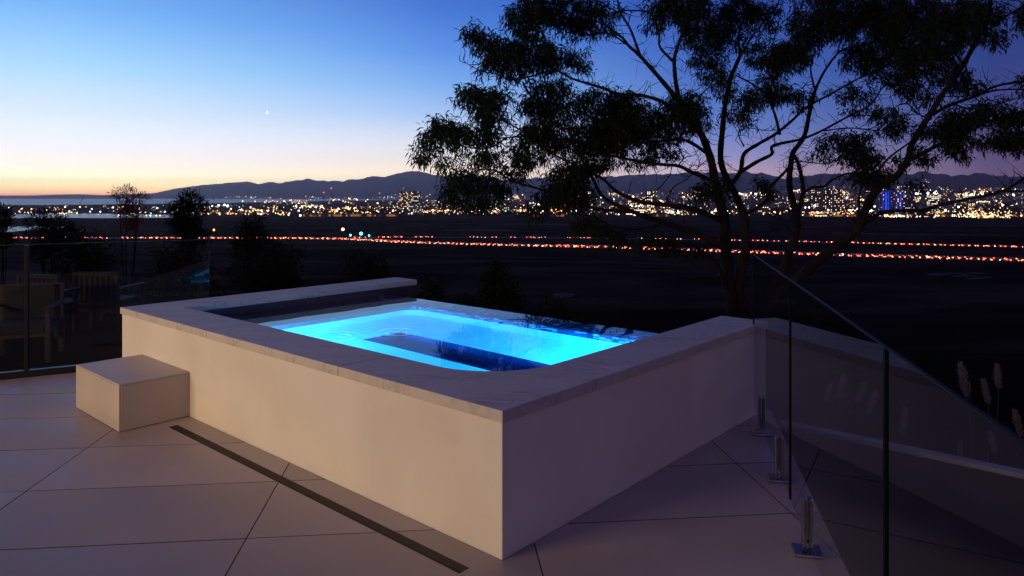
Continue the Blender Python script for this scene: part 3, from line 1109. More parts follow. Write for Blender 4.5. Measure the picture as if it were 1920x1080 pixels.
# (pixels, start and end half-width in pixels, depth offset at start and end)
STEMS = [
    ([(1386, 760), (1384, 660), (1378, 600), (1374, 567), (1366, 535), (1363, 494), (1360, 455), (1358, 411), (1345, 364), (1340, 336), (1333, 300), (1318, 258), (1296, 222), (1268, 184)], 19, 5.5, 0, 0.3),
    ([(1390, 700), (1386, 600), (1383, 545), (1391, 500), (1398, 467), (1397, 439), (1394, 403), (1377, 361), (1363, 336), (1351, 297), (1355, 240), (1359, 200), (1370, 147), (1388, 104)], 15, 3.8, -0.1, 0.9),
    ([(1395, 720), (1412, 620), (1440, 560), (1469, 508), (1477, 480), (1491, 444), (1494, 411), (1483, 364), (1480, 336), (1483, 307), (1487, 286), (1508, 255), (1517, 215), (1527, 172)], 13, 3.8, 0.1, 1.3),
    ([(1400, 730), (1430, 610), (1465, 550), (1500, 518), (1535, 489), (1573, 459), (1606, 432), (1617, 410), (1625, 388), (1638, 364), (1657, 345), (1684, 327), (1703, 297), (1709, 272), (1730, 236), (1747, 210), (1765, 180), (1789, 147), (1807, 120), (1834, 71), (1852, 37), (1858, -10), (1862, -60)], 12.5, 3.0, 0.0, -1.6),
]
BRANCHES = [
    # crown left of stem one
    ([(1268, 184), (1240, 150), (1201, 106), (1179, 86), (1164, 68), (1127, 43), (1090, 35)], 6.5, 1.5, 0.3, 1.0),
    ([(1201, 106), (1182, 55), (1164, 25), (1158, 0), (1150, -40)], 3.6, 1.5, 0.6, 0.2),
    ([(1179, 86), (1140, 62), (1100, 66), (1060, 60)], 2.5, 1.0, 0.6, 1.2),
    ([(1275, 190), (1268, 160), (1264, 117), (1268, 95), (1275, 74), (1287, 40), (1290, 0), (1300, -50)], 6.0, 2.0, 0.2, -0.6),
    ([(1264, 117), (1238, 89), (1235, 61), (1219, 25), (1170, 20), (1133, 28)], 3.5, 1.2, 0.2, -0.5),
    ([(1300, 228), (1262, 205), (1238, 189), (1198, 178), (1164, 178), (1133, 166), (1103, 157), (1072, 147), (1041, 132), (1000, 142), (960, 150), (930, 138)], 5.5, 1.3, 0.3, -1.0),
    ([(1041, 132), (1000, 105), (960, 98), (918, 92), (895, 70)], 2.2, 0.8, -0.4, -1.2),
    ([(930, 138), (905, 134), (880, 122), (868, 112)], 1.3, 0.5, -1.0, -1.1),
    ([(980, 154), (1000, 185), (1030, 205), (1045, 240), (1040, 270)], 2.2, 0.9, -0.7, -0.9),
    ([(1330, 290), (1290, 265), (1255, 262), (1215, 268), (1170, 262), (1120, 270), (1060, 262), (1000, 255), (950, 258), (905, 262)], 4.5, 1.2, 0.1, -1.6),
    ([(1000, 255), (960, 235), (930, 215), (905, 190), (885, 175)], 1.9, 0.7, -1.2, -1.9),
    ([(950, 258), (915, 278), (870, 275), (830, 262), (800, 278)], 1.8, 0.6, -1.3, -1.8),
    # lower left limbs
    ([(1340, 340), (1331, 337), (1293, 321), (1271, 311), (1224, 307), (1183, 299), (1152, 293), (1110, 280), (1070, 255)], 6.0, 1.5, 0.1, -1.0),
    ([(1356, 415), (1303, 393), (1246, 384), (1202, 378), (1161, 362), (1127, 333), (1101, 321), (1051, 296), (1010, 275)], 7.0, 1.3, 0.0, -1.4),
    ([(1364, 470), (1335, 452), (1303, 437), (1246, 418), (1183, 396), (1133, 371), (1114, 340), (1095, 305), (1075, 270)], 9.0, 2.2, -0.1, -0.6),
    ([(1183, 396), (1120, 392), (1060, 375), (1026, 359), (963, 340), (931, 321), (905, 318), (880, 325)], 4.0, 1.0, -0.4, -1.6),
    ([(963, 340), (935, 300), (915, 285), (895, 290)], 1.8, 0.7, -1.3, -1.9),
    ([(931, 321), (900, 335), (870, 332), (845, 345)], 1.5, 0.6, -1.5, -2.0),
    ([(1060, 375), (1010, 392), (960, 400), (920, 392), (890, 388)], 2.0, 0.7, -0.8, -1.4),
    ([(1246, 418), (1200, 430), (1150, 425), (1110, 405), (1070, 402)], 3.0, 0.9, -0.2, -0.9),
    ([(1360, 542), (1350, 505), (1322, 475), (1290, 458), (1240, 462)], 5.0, 1.2, -0.1, -0.7),
    ([(1246, 384), (1262, 352), (1285, 338), (1305, 318), (1325, 300)], 1.8, 0.6, 0.0, 0.3),
    ([(1202, 378), (1228, 360), (1255, 330), (1262, 305), (1285, 290)], 1.8, 0.6, 0.0, 0.5),
    ([(1224, 307), (1228, 285), (1215, 262), (1235, 245)], 1.6, 0.6, 0.0, -0.3),
    ([(1271, 311), (1285, 295), (1300, 292), (1310, 280)], 1.5, 0.5, 0.1, 0.3),
    # stem two up into the middle
    ([(1388, 104), (1385, 68), (1398, 18), (1400, -30)], 3.8, 1.5, 0.9, 1.4),
    ([(1388, 104), (1416, 61), (1453, 15), (1470, -20)], 3.2, 1.2, 0.9, 1.2),
    ([(1365, 170), (1340, 130), (1320, 105), (1310, 70)], 2.6, 0.9, 0.7, 0.2),
    ([(1330, 267), (1300, 240), (1300, 205), (1322, 170), (1345, 160)], 3.0, 1.0, 0.3, 0.9),
    ([(1402, 400), (1435, 378), (1443, 353), (1472, 322), (1480, 312)], 4.6, 3.0, 0.0, 0.5),
    ([(1366, 352), (1388, 322), (1395, 289), (1422, 270), (1453, 252), (1484, 227), (1514, 200), (1560, 175), (1597, 154), (1622, 141), (1670, 120)], 6.0, 1.6, 0.0, 2.2),
    ([(1388, 323), (1420, 303), (1447, 289), (1450, 273), (1502, 261), (1539, 246), (1591, 218), (1631, 197), (1653, 166), (1671, 147), (1690, 120)], 5.0, 1.4, 0.0, 1.6),
    ([(1462, 252), (1453, 215), (1437, 178), (1410, 157), (1379, 141)], 3.8, 1.6, 0.6, 0.2),
    ([(1437, 178), (1455, 140), (1470, 110), (1490, 90)], 2.2, 0.8, 0.5, 0.3),
    ([(1410, 157), (1425, 185), (1400, 205), (1395, 220)], 1.5, 0.6, 0.4, 0.1),
    ([(1395, 275), (1385, 250), (1402, 240), (1440, 245), (1480, 240)], 1.8, 0.7, 0.4, 0.2),
    # stem three and right
    ([(1527, 172), (1545, 135), (1570, 101), (1591, 89), (1625, 83), (1665, 60)], 4.0, 1.2, 1.3, 2.2),
    ([(1527, 165), (1520, 129), (1527, 92), (1514, 74), (1510, 40)], 2.8, 1.0, 1.3, 1.0),
    ([(1570, 101), (1580, 70), (1610, 50), (1640, 20)], 2.0, 0.8, 1.7, 1.2),
    ([(1494, 403), (1502, 378), (1506, 355), (1502, 328), (1494, 300), (1484, 286)], 6.0, 4.2, 0.2, 0.9),
    ([(1506, 362), (1524, 351), (1544, 350), (1560, 338), (1590, 325), (1625, 330), (1650, 330)], 3.2, 1.8, 0.2, -0.2),
    ([(1487, 305), (1502, 303), (1545, 307), (1570, 300)], 2.0, 0.8, 0.9, 0.5),
    ([(1539, 246), (1590, 240), (1637, 244), (1680, 246), (1711, 252)], 1.8, 1.0, 1.0, -0.6),
    ([(1591, 218), (1625, 216), (1660, 220), (1690, 228)], 1.8, 0.8, 1.2, 0.8),
    ([(1611, 425), (1611, 396), (1611, 367), (1617, 346), (1622, 312), (1618, 280)], 4.2, 1.4, -0.2, 0.3),
    ([(1638, 330), (1667, 296), (1703, 269), (1725, 250)], 2.6, 1.6, -0.2, -1.2),
    ([(1700, 302), (1742, 281), (1777, 263), (1819, 245), (1866, 224), (1920, 230), (1970, 225)], 5.0, 2.0, -0.9, -2.0),
    ([(1866, 224), (1895, 214), (1930, 205), (1980, 190)], 2.6, 1.2, -1.6, -1.9),
    ([(1745, 216), (1786, 195), (1830, 180), (1866, 162), (1920, 153), (1980, 155)], 4.2, 1.8, -1.1, -0.4),
    ([(1838, 177), (1870, 169), (1920, 168), (1970, 175)], 2.4, 1.2, -0.8, -0.6),
    ([(1740, 222), (1720, 212), (1700, 194), (1680, 200), (1660, 212)], 1.9, 0.7, -1.0, -0.3),
    ([(1786, 195), (1830, 205), (1880, 192), (1925, 180)], 1.8, 0.8, -1.2, -2.0),
    ([(1834, 71), (1865, 45), (1900, 22), (1935, 0)], 2.6, 1.2, -1.5, -2.2),
    ([(1807, 124), (1780, 80), (1770, 40), (1750, 0)], 2.5, 1.0, -1.4, -0.8),
    ([(1617, 420), (1630, 413), (1652, 399), (1684, 395), (1725, 395), (1766, 384), (1806, 375), (1847, 367), (1887, 355), (1920, 334), (1955, 310)], 5.0, 2.2, 0.0, -2.4),
    ([(1875, 359), (1900, 358), (1940, 357), (1980, 350)], 2.4, 1.4, -2.0, -2.4),
    ([(1491, 444), (1470, 420), (1455, 410), (1440, 402)], 2.0, 0.8, 0.1, -0.2),
    ([(1480, 478), (1465, 450), (1448, 430), (1440, 415)], 2.4, 0.8, 0.1, -0.3),
    ([(1398, 560), (1408, 580), (1415, 600), (1416, 640)], 2.0, 2.5, -0.2, -0.3),
]
branch_pts = []


def limb(spec, name):
    pts, w0, w1, z0, z1 = spec
    n = len(pts)
    acc = [0.0]
    for i in range(1, n):
        acc.append(acc[-1] + math.hypot(pts[i][0] - pts[i - 1][0], pts[i][1] - pts[i - 1][1]))
    P = []
    for i, (x, y) in enumerate(pts):
        t = acc[i] / acc[-1]
        d = TD + z0 + (z1 - z0) * t + (0.08 * math.sin(i * 2.1 + x) if 0 < i < n - 1 else 0)
        P.append(px(x, y, d))
    S = smooth_path(P, 5)
    k = len(S)
    rad = []
    for i in range(k):
        t = i / (k - 1)
        rad.append((w0 + (w1 - w0) * t ** (0.55 if name == 'trunk' else 0.75)) * (1.0 if name == 'trunk' else 0.82) / FPX * TD * (1 + 0.07 * math.sin(i * 1.9)))
    m = MB()
    m.tube(S, rad, 10 if w0 > 5 else 6)
    for i, p in enumerate(S):
        branch_pts.append((p.x, p.y, p.z))
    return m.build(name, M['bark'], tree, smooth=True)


for s in STEMS:
    limb(s, 'trunk')
for s in BRANCHES:
    limb(s, 'branch')
CLUMPS = [  # photo x, y, half-width, half-height, depth offset, density
    (900, 62, 36, 20, -1.1, 1.0), (925, 85, 40, 26, -1.1, 1.2), (950, 110, 42, 28, -1.0, 1.3), (1000, 95, 55, 40, -0.6, 1.3), (985, 40, 40, 36, -0.4, 1.4), (1012, 12, 45, 28, 0.2, 1.5),
    (1045, 112, 42, 30, -0.3, 1.0), (1080, 105, 20, 26, -0.2, 0.8), (1100, 128, 10, 12, -0.2, 0.6), (1060, 25, 55, 34, 0.6, 1.4), (1110, 25, 55, 28, 0.6, 1.2), (1125, 55, 30, 16, 0.6, 1.0), (1085, 55, 40, 20, 0.6, 1.0),
    (910, 125, 20, 18, -1.1, 0.7), (965, 140, 30, 14, -1.0, 0.8),
    (880, 178, 26, 18, -1.9, 1.2), (905, 190, 34, 26, -1.9, 1.3), (935, 185, 24, 24, -1.7, 1.0), (925, 220, 36, 24, -1.5, 1.2), (832, 235, 24, 20, -1.8, 1.2), (850, 255, 34, 24, -1.8, 1.2),
    (812, 262, 26, 22, -1.8, 1.2), (790, 282, 18, 18, -1.9, 1.0), (880, 245, 30, 20, -1.6, 1.0), (910, 252, 32, 18, -1.5, 1.1), (840, 302, 24, 18, -1.8, 0.8), (905, 298, 34, 20, -1.8, 1.1),
    (860, 335, 30, 24, -1.9, 1.2), (898, 345, 34, 22, -1.8, 1.3), (845, 355, 18, 22, -2.0, 1.1), (885, 375, 36, 16, -1.5, 1.2), (940, 360, 26, 20, -1.5, 1.0), (965, 320, 26, 20, -1.4, 0.9),
    (1030, 160, 36, 22, -0.7, 1.2), (1015, 195, 44, 26, -0.8, 1.2), (1055, 195, 50, 32, -0.8, 1.2), (1035, 240, 52, 30, -0.9, 1.4), (1000, 255, 34, 24, -1.2, 1.2), (1125, 190, 48, 28, 0.0, 1.3), (1170, 195, 44, 26, 0.1, 1.4),
    (1160, 235, 62, 36, -0.2, 1.7), (1115, 255, 52, 30, -0.4, 1.6), (1195, 225, 44, 36, 0.0, 1.6), (1075, 275, 46, 26, -0.8, 1.2), (1000, 290, 34, 22, -1.3, 1.0), (965, 285, 26, 18, -1.4, 1.0),
    (1150, 270, 46, 24, -0.4, 1.4), (1062, 335, 46, 34, -0.9, 1.5), (1040, 368, 40, 22, -0.8, 1.4), (1085, 365, 34, 26, -0.6, 1.4), (1095, 310, 44, 20, -0.8, 1.0), (1140, 300, 40, 18, -0.6, 0.9),
    (1285, 195, 40, 26, 0.2, 1.5), (1265, 220, 46, 30, 0.0, 1.6), (1300, 225, 34, 28, 0.4, 1.4), (1245, 250, 36, 24, 0.0, 1.2), (1250, 285, 36, 16, 0.0, 0.8), (1215, 265, 34, 18, 0.0, 1.0), (1205, 300, 40, 16, -0.1, 0.8),
    (1255, 15, 46, 28, -0.4, 1.4), (1295, 12, 40, 28, -0.6, 1.4), (1235, 45, 26, 18, -0.3, 0.9), (1310, 55, 36, 32, 0.0, 1.3), (1345, 40, 40, 36, 0.4, 1.4), (1330, 95, 34, 30, 0.5, 1.2), (1310, 125, 24, 18, 0.5, 0.8), (1345, 130, 30, 28, 0.7, 1.1),
    (1390, 20, 50, 28, 1.2, 1.5), (1375, 70, 34, 30, 1.0, 1.1), (1430, 30, 40, 30, 1.2, 1.2), (1355, 165, 30, 26, 0.8, 1.0),
    (1435, 100, 40, 28, 0.5, 1.5), (1470, 110, 46, 30, 0.4, 1.5), (1500, 85, 42, 34, 0.8, 1.5), (1525, 45, 52, 36, 1.0, 1.6), (1570, 40, 50, 36, 1.2, 1.7), (1615, 30, 60, 34, 1.4, 1.8), (1665, 35, 60, 38, 1.8, 1.8), (1720, 30, 55, 38, 0.5, 1.8),
    (1700, 85, 50, 36, 1.2, 1.7), (1645, 90, 46, 32, 2.0, 1.5), (1610, 110, 40, 28, 2.0, 1.3), (1660, 130, 50, 26, 1.8, 1.4), (1725, 115, 44, 32, 0.6, 1.5), (1770, 65, 44, 38, -0.9, 1.7), (1800, 25, 46, 30, -1.0, 1.6), (1845, 25, 36, 26, -1.6, 1.3),
    (1870, 75, 22, 12, -1.8, 1.0), (1845, 60, 24, 18, -1.6, 1.0), (1765, 125, 30, 32, -0.6, 1.3),
    (1450, 150, 30, 26, 0.4, 1.2), (1470, 175, 34, 22, 0.6, 1.0), (1430, 180, 34, 22, 0.4, 1.0), (1400, 190, 30, 20, 0.2, 1.0), (1385, 215, 30, 14, 0.2, 0.8), (1405, 225, 24, 12, 0.2, 0.6), (1500, 185, 26, 20, 0.8, 0.9),
    (1585, 172, 30, 18, 1.8, 1.0), (1620, 180, 26, 18, 1.6, 0.9), (1595, 205, 24, 14, 1.3, 0.7), (1690, 155, 34, 22, 1.4, 1.2), (1715, 172, 24, 18, 1.0, 1.1), (1745, 172, 16, 18, 0.0, 1.0), (1800, 148, 26, 20, -1.0, 1.1), (1815, 165, 22, 16, -0.9, 1.0),
    (1655, 212, 28, 16, 0.3, 1.1), (1680, 232, 30, 20, 0.0, 1.2), (1665, 250, 20, 12, 0.0, 0.8), (1570, 265, 36, 20, 0.6, 1.2), (1615, 262, 32, 20, 0.2, 1.2), (1545, 285, 26, 20, 0.6, 1.0), (1600, 285, 32, 22, 0.3, 1.2),
    (1620, 305, 34, 24, 0.2, 1.3), (1640, 330, 34, 20, -0.1, 1.3), (1610, 335, 26, 16, -0.1, 1.0), (1690, 300, 20, 12, -0.6, 0.9), (1730, 292, 20, 20, -1.0, 1.0), (1790, 225, 32, 24, -1.2, 1.3), (1785, 255, 34, 24, -1.4, 1.4), (1820, 225, 34, 18, -1.5, 1.1),
    (1860, 205, 34, 16, -1.8, 1.2), (1800, 280, 22, 16, -1.4, 0.9), (1740, 248, 28, 14, -1.1, 1.0), (1890, 235, 26, 22, -1.9, 1.2), (1885, 262, 30, 20, -1.9, 1.2), (1912, 270, 20, 18, -2.0, 1.1), (1908, 210, 22, 14, -1.9, 1.0), (1835, 262, 10, 10, -1.5, 0.6),
    (1428, 345, 20, 14, 0.3, 1.2), (1330, 348, 30, 20, -0.2, 1.1), (1352, 362, 20, 14, -0.2, 0.9), (1305, 362, 22, 14, -0.2, 0.9), (1445, 365, 14, 10, 0.0, 0.8), (1715, 345, 20, 10, -0.4, 0.7),
    (1255, 465, 34, 16, -0.6, 1.0), (1215, 452, 34, 16, -0.7, 0.9), (1150, 440, 40, 18, -0.7, 0.9), (1095, 418, 34, 16, -0.9, 1.0), (1300, 470, 26, 14, -0.4, 0.9), (1010, 398, 26, 12, -1.0, 0.8),
    (1960, 150, 40, 40, -0.8, 1.2), (1970, 260, 40, 40, -2.0, 1.2), (1960, 20, 50, 40, -2.0, 1.3), (1700, -30, 90, 40, 1.0, 1.4), (1550, -30, 90, 40, 1.2, 1.4), (1400, -40, 80, 40, 1.2, 1.3), (1260, -40, 70, 40, -0.5, 1.2), (1100, -30, 70, 30, 0.6, 1.2),
]
BP = np.array(branch_pts)
VV, FF, off = [], [], 0
tw = MB()
for (x, y, hx, hy, dz, den) in CLUMPS:
    d = TD + dz
    c = np.array(px(x, y, d))
    r3 = np.array([hx, (hx + hy) * 0.5, hy]) / FPX * d
    hx, hy = hx * 1.12, hy * 1.12
    nsp = max(6, int(hx * hy / 35 * den))
    q, dd, sp = clump_leaves(c, r3, nsp, 20, 0.085, 0.02, 0.85, rng)
    n = len(q)
    V, F = leaves(q, dd, rng.uniform(0.065, 0.135, n), rng.uniform(0.013, 0.024, n), rng)
    VV.append(V); FF.append(F + off); off += len(V)
    k = np.argmin(((BP - c) ** 2).sum(1))
    hub = Vector(c) + Vector((0, 0, -r3[2] * 0.3))
    st = Vector(BP[k])
    mid = (st + hub) / 2 + Vector((random.uniform(-.06, .06), random.uniform(-.06, .06), -0.03))
    if (hub - st).length < 1.6:
        tw.tube(smooth_path([st, mid, hub], 3), np.linspace(0.008, 0.005, 7), 4)
    for s_ in sp[::3]:
        s_ = Vector(s_)
        mid = (hub + s_) / 2 + Vector((random.uniform(-.04, .04), random.uniform(-.04, .04), 0.03))
        tw.tube([hub, mid, s_], [0.0045, 0.0035, 0.002], 3)
# bare fine twigs among the limbs
for _ in range(900):
    k = random.randrange(len(branch_pts))
    p = Vector(branch_pts[k])
    if p.z < 0.9:
        continue
    dr = Vector((random.gauss(0, 1), random.gauss(0, 0.6), random.gauss(0.4, 0.7))).normalized()
    l = random.uniform(0.12, 0.38)
    a = p + dr * l * 0.5 + Vector((random.gauss(0, .03), 0, random.gauss(0, .03)))
    b = p + dr * l + Vector((random.gauss(0, .05), 0, random.gauss(0, .05)))
    tw.tube([p, a, b], [0.008, 0.0055, 0.003], 3)
    b2 = a + Vector((random.gauss(0, .12), random.gauss(0, .1), random.gauss(0.05, .12)))
    tw.tube([a, (a + b2) / 2 + Vector((0, 0, .01)), b2], [0.003, 0.0025, 0.0015], 3)
o = tw.build('twigs', M['twig'], tree); tag(o, kind='stuff')
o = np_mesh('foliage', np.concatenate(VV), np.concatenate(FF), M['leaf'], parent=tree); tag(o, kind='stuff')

# ------------------------------------------------------------------ shrubs and small trees on the slope


def shrub(name, label, cat, x, ytop, ybot, wpx, d, leaf_len, leaf_w, n, spiky=False, material='shrub', group=None, lobes=6, airy=1.0, stems=4):
    top = px(x, ytop, d); bot = px(x, ybot, d)
    g0 = gz(top.x, d)
    b = Vector((top.x, d, min(g0, bot.z) - 0.05))
    t = empty(name, b)
    tag(t, label, cat, group)
    hw = wpx / 2 / FPX * d
    hh = (top.z - bot.z) / 2
    cz = (top.z + bot.z) / 2
    Vs, Fs, of = [], [], 0
    hubs = []
    for k in range(lobes):
        a = random.uniform(0, 2 * PI); rr = random.uniform(0.0, 0.8)
        v = 0.72 - 1.5 * (k / max(1, lobes - 1))                 # from the top down, wider below
        spread = 1.0 if spiky else 0.7 + 0.3 * min(1, (0.72 - v) / 0.9)
        c = np.array([b.x + math.cos(a) * rr * hw * spread, d + math.sin(a) * rr * hw * 0.8 * spread, cz + v * hh])
        r3 = np.array([hw * spread, hw * 0.8 * spread, min(hh, hw * 1.1)]) * random.uniform(0.36, 0.56) * airy
        c[2] = top.z - r3[2] * 0.95 - (top.z - bot.z) * 0.92 * (k / max(1, lobes - 1))
        if k == 0:
            c[0] = b.x; c[1] = d
        q, dd, sp = clump_leaves(c, r3, max(8, n // lobes // 9), 9, leaf_len, leaf_w, 0.1, rng, spiky)
        V, F = leaves(q, dd, rng.uniform(0.7, 1.5, len(q)) * leaf_len, rng.uniform(0.7, 1.3, len(q)) * leaf_w, rng)
        Vs.append(V); Fs.append(F + of); of += len(V)
        hubs.append(Vector(c))
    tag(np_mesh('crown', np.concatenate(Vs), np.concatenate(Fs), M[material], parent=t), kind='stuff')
    m = MB()
    for h in hubs[:stems]:
        base_p = Vector((b.x + random.uniform(-.1, .1) * hw, d, b.z))
        r0 = max(0.02, hw * 0.05)
        m.tube(smooth_path([base_p, (base_p + h) / 2 + Vector((random.uniform(-.1, .1) * hw, 0, 0)), h], 4), np.linspace(r0, r0 * 0.35, 9), 6)
    m.build('trunk', M['twig'], t, smooth=True)
    return t


shrub('skyline_tree', 'small airy tree with russet top standing against the orange horizon', 'tree', 238, 351, 420, 66, 42, 0.24, 0.04, 2000, True, 'shrub_red', lobes=12, airy=0.8)
shrub('skyline_shrub', 'dense spiky dark shrub on the skyline right of the russet tree', 'shrub', 355, 362, 445, 84, 38, 0.24, 0.05, 4200, True, lobes=14)
shrub('slope_shrub', 'dark shrub in front of the ponds at the far left', 'shrub', 95, 394, 470, 105, 36, 0.22, 0.05, 3600, True, lobes=14)
shrub('slope_shrub', 'small dark shrub cut off by the left edge of the picture', 'shrub', 6, 388, 450, 44, 36, 0.22, 0.05, 1500, True, lobes=9)
shrub('slope_shrub', 'dark rounded shrub just right of the street lamp, below the city lights', 'shrub', 478, 400, 520, 105, 34, 0.2, 0.05, 5000, lobes=16)
shrub('slope_shrub', 'wide dark shrub low behind the glass fence, left of the patio chairs top', 'shrub', 150, 432, 560, 230, 24, 0.16, 0.045, 4200, lobes=12)
shrub('slope_shrub', 'wide dark shrub behind the middle glass joint of the left fence', 'shrub', 330, 450, 590, 230, 20, 0.14, 0.04, 4200, lobes=12)
shrub('slope_shrub', 'dark bushy shrub rising behind the left arm of the pool coping', 'shrub', 520, 452, 580, 220, 18, 0.13, 0.04, 4600, lobes=12)
shrub('slope_shrub', 'dark shrub behind the far end of the left coping arm', 'shrub', 680, 470, 600, 170, 16, 0.12, 0.035, 3800, lobes=10)
shrub('slope_shrub', 'olive green bush beyond the overflow edge of the pool', 'shrub', 925, 492, 640, 150, 13, 0.11, 0.032, 4200, lobes=12)
shrub('slope_shrub', 'small dark bush just right of the olive bush beyond the overflow edge', 'shrub', 1035, 556, 650, 100, 12, 0.09, 0.028, 1800, lobes=7)
shrub('slope_shrub', 'low green bush at the tip of the left coping arm', 'shrub', 812, 520, 620, 110, 12, 0.09, 0.03, 1800, lobes=7)
shrub('slope_shrub', 'dark low bush right of the tree trunk beyond the glass fence', 'shrub', 1560, 600, 700, 160, 13, 0.1, 0.03, 2400, lobes=8)

# ------------------------------------------------------------------ pampas grass outside the right fence


def pampas(label, plumes, d0, nblade):
    cx = sum(p[0] for p in plumes) / len(plumes)
    b = px(cx, 900, d0); b.z = gz(b.x, d0) - 0.02
    t = empty('pampas_grass', b)
    tag(t, label, 'grass', 'pampas grass outside the glass fence')
    for (x, y, lpx, tilt, dd) in plumes:
        d = d0 + dd
        c = px(x, y, d)
        ln = lpx / FPX * d
        ax = Vector((math.sin(R(tilt)), random.uniform(-.15, .15), math.cos(R(tilt)))).normalized()
        lo_, hi_ = c - ax * ln / 2, c + ax * ln / 2
        n = 420
        s = rng.uniform(0, 1, n)
        prof = np.sin(np.pi * np.clip(s * 0.86 + 0.14, 0, 1)) ** 0.8
        side = rng.normal(size=(n, 3)); side -= side.dot(np.array(ax))[:, None] * np.array(ax)
        side /= np.linalg.norm(side, axis=1, keepdims=True)
        P = np.array(lo_) + np.outer(s * ln, np.array(ax)) + side * (prof * ln * 0.10 * rng.uniform(0, 1, n))[:, None]
        D = side * 0.5 + np.array(ax) * 1.0 + rng.normal(size=(n, 3)) * 0.15
        V, F = leaves(P, D, rng.uniform(0.1, 0.22, n) * ln, 0.0055 + 0 * s, rng)
        m = np_mesh('plume', V, F, M['plume'], parent=t)
        k = MB()
        root = Vector((b.x + (c.x - b.x) * 0.35, b.y + (c.y - b.y) * 0.35, b.z))
        k.tube(smooth_path([root, (root + lo_) / 2 + Vector((0, 0, 0.1)), lo_, c], 4), np.linspace(0.005, 0.002, 13), 5)
        k.build('stem', M['blade'], t)
    q = np.array(b) + rng.normal(size=(nblade, 3)) * np.array([0.12, 0.12, 0.0])
    V, F = leaves(q, rng.normal(size=(nblade, 3)) * 0.5 + np.array([0, 0, 1.0]), rng.uniform(0.3, 0.8, nblade), 0.014 + np.zeros(nblade), rng)
    tag(np_mesh('blades', V, F, M['blade'], parent=t), kind='stuff')


pampas('pampas grass clump with pale plumes seen through the middle glass pane', [(1552, 738, 34, 16, 0), (1578, 728, 44, 12, 0.1), (1614, 738, 42, 20, -0.1), (1634, 756, 46, 26, 0), (1694, 792, 50, 8, -0.3)], 6.3, 220)
pampas('pampas grass clump with brownish plumes above the glass at far right', [(1808, 716, 62, -12, 0), (1849, 736, 44, -8, 0.2), (1871, 708, 44, -6, 0.2), (1909, 796, 50, -14, -0.2), (1800, 845, 32, 0, 0), (1862, 832, 38, -6, 0.1)], 5.6, 220)

# ------------------------------------------------------------------ patio chairs on the lawn beyond the left fence


def chair(label, x, d, rz):
    c = Vector(((x - 960) / FPX * d, d, 0)); c.z = gz(c.x, d) - 0.02
    t = empty('patio_chair', c)
    t.rotation_euler = (0, 0, rz)
    tag(t, label, 'chair', 'patio chairs on the lawn')

    def part(name, boxes, mt, parent=None):
        m = MB()
        for (cc, ss) in boxes:
            m.box(cc, ss)
        o = m.build(name, mt)
        o.parent = parent or t
        bevel(o, 0.008, 1)
        return o
    for sx in (-1, 1):
        part('leg', [((sx * 0.31, -0.30, 0.31), (0.055, 0.055, 0.62))], M['wood'])
        part('leg', [((sx * 0.31, 0.31, 0.43), (0.055, 0.055, 0.86))], M['wood'])
        part('armrest', [((sx * 0.31, 0.0, 0.635), (0.08, 0.70, 0.03))], M['wood'])
    part('seat', [((0, 0, 0.33), (0.57, 0.62, 0.05))], M['wood'])
    part('cushion', [((0, -0.03, 0.405), (0.55, 0.58, 0.10))], M['cushion'])
    bk = part('backrest', [((0, 0.31, 0.84), (0.565, 0.04, 0.06))], M['wood'])
    part('lower_rail', [((0, 0.31, 0.42), (0.565, 0.03, 0.05))], M['wood'], bk)
    for k in range(7):
        part('slat', [((-0.24 + k * 0.08, 0.31, 0.63), (0.035, 0.02, 0.36))], M['wood'], bk)
    part('back_cushion', [((0, 0.24, 0.66), (0.53, 0.09, 0.40))], M['cushion'])


chair('wooden patio armchair on the lawn, just right of the dark fence post', 106, 10.0, R(168))
chair('wooden patio armchair on the lawn, right of the other chairs', 206, 10.3, R(176))
chair('wooden patio armchair nearest the left glass fence, behind the dark post', 46, 8.4, R(20))

# ------------------------------------------------------------------ roads on the plain, kerbed strips
ROAD1 = [(-600, 448), (-300, 447.8), (-120, 447.5), (0, 447.5), (200, 447), (470, 447.5), (640, 449), (770, 455.5), (920, 460), (1130, 464.5), (1240, 468), (1340, 471.5), (1420, 474.5), (1560, 479), (1700, 483), (1920, 489.5), (2100, 496), (2500, 512)]
ROAD2 = [(640, 446), (800, 445.5), (1000, 446.5), (1130, 447.5), (1250, 449), (1400, 452), (1500, 454), (1600, 456.5), (1700, 459), (1920, 464.5), (2100, 469), (2500, 479)]


def road(pts, width):
    P = smooth_path([on_plain(x, y) for x, y in pts], 6)
    L, Rr, Lk, Rk = [], [], [], []
    for i, p in enumerate(P):
        a, b = P[max(0, i - 1)], P[min(len(P) - 1, i + 1)]
        d = (b - a).normalized(); n = Vector((-d.y, d.x, 0))
        L.append(p + n * width / 2); Rr.append(p - n * width / 2)
    m = MB()
    up = Vector((0, 0, 0.25))
    m.grid([[q + up for q in L], [q + up for q in Rr]], 0)
    for side, s in ((L, 1), (Rr, -1)):
        nn = []
        for i, p in enumerate(side):
            nn.append(p + (p - P[i]).normalized() * 0.5)
        m.grid([[q + Vector((0, 0, 0.4)) for q in side], [q + Vector((0, 0, 0.4)) for q in nn]], 1)
        m.grid([[q + Vector((0, 0, 0.25)) for q in side], [q + Vector((0, 0, 0.4)) for q in side]], 1)
    mid = [(p + up + Vector((0, 0, 0.02))) for p in P]
    m.grid([[q + Vector((0, 0.15, 0)) for q in mid], [q - Vector((0, 0.15, 0)) for q in mid]], 2)
    o = m.build('road', [M['asphalt'], M['sand'], M['paint']])
    tag(o, kind='structure')
    return P


P1, P2 = road(ROAD1, 23), road(ROAD2, 15)

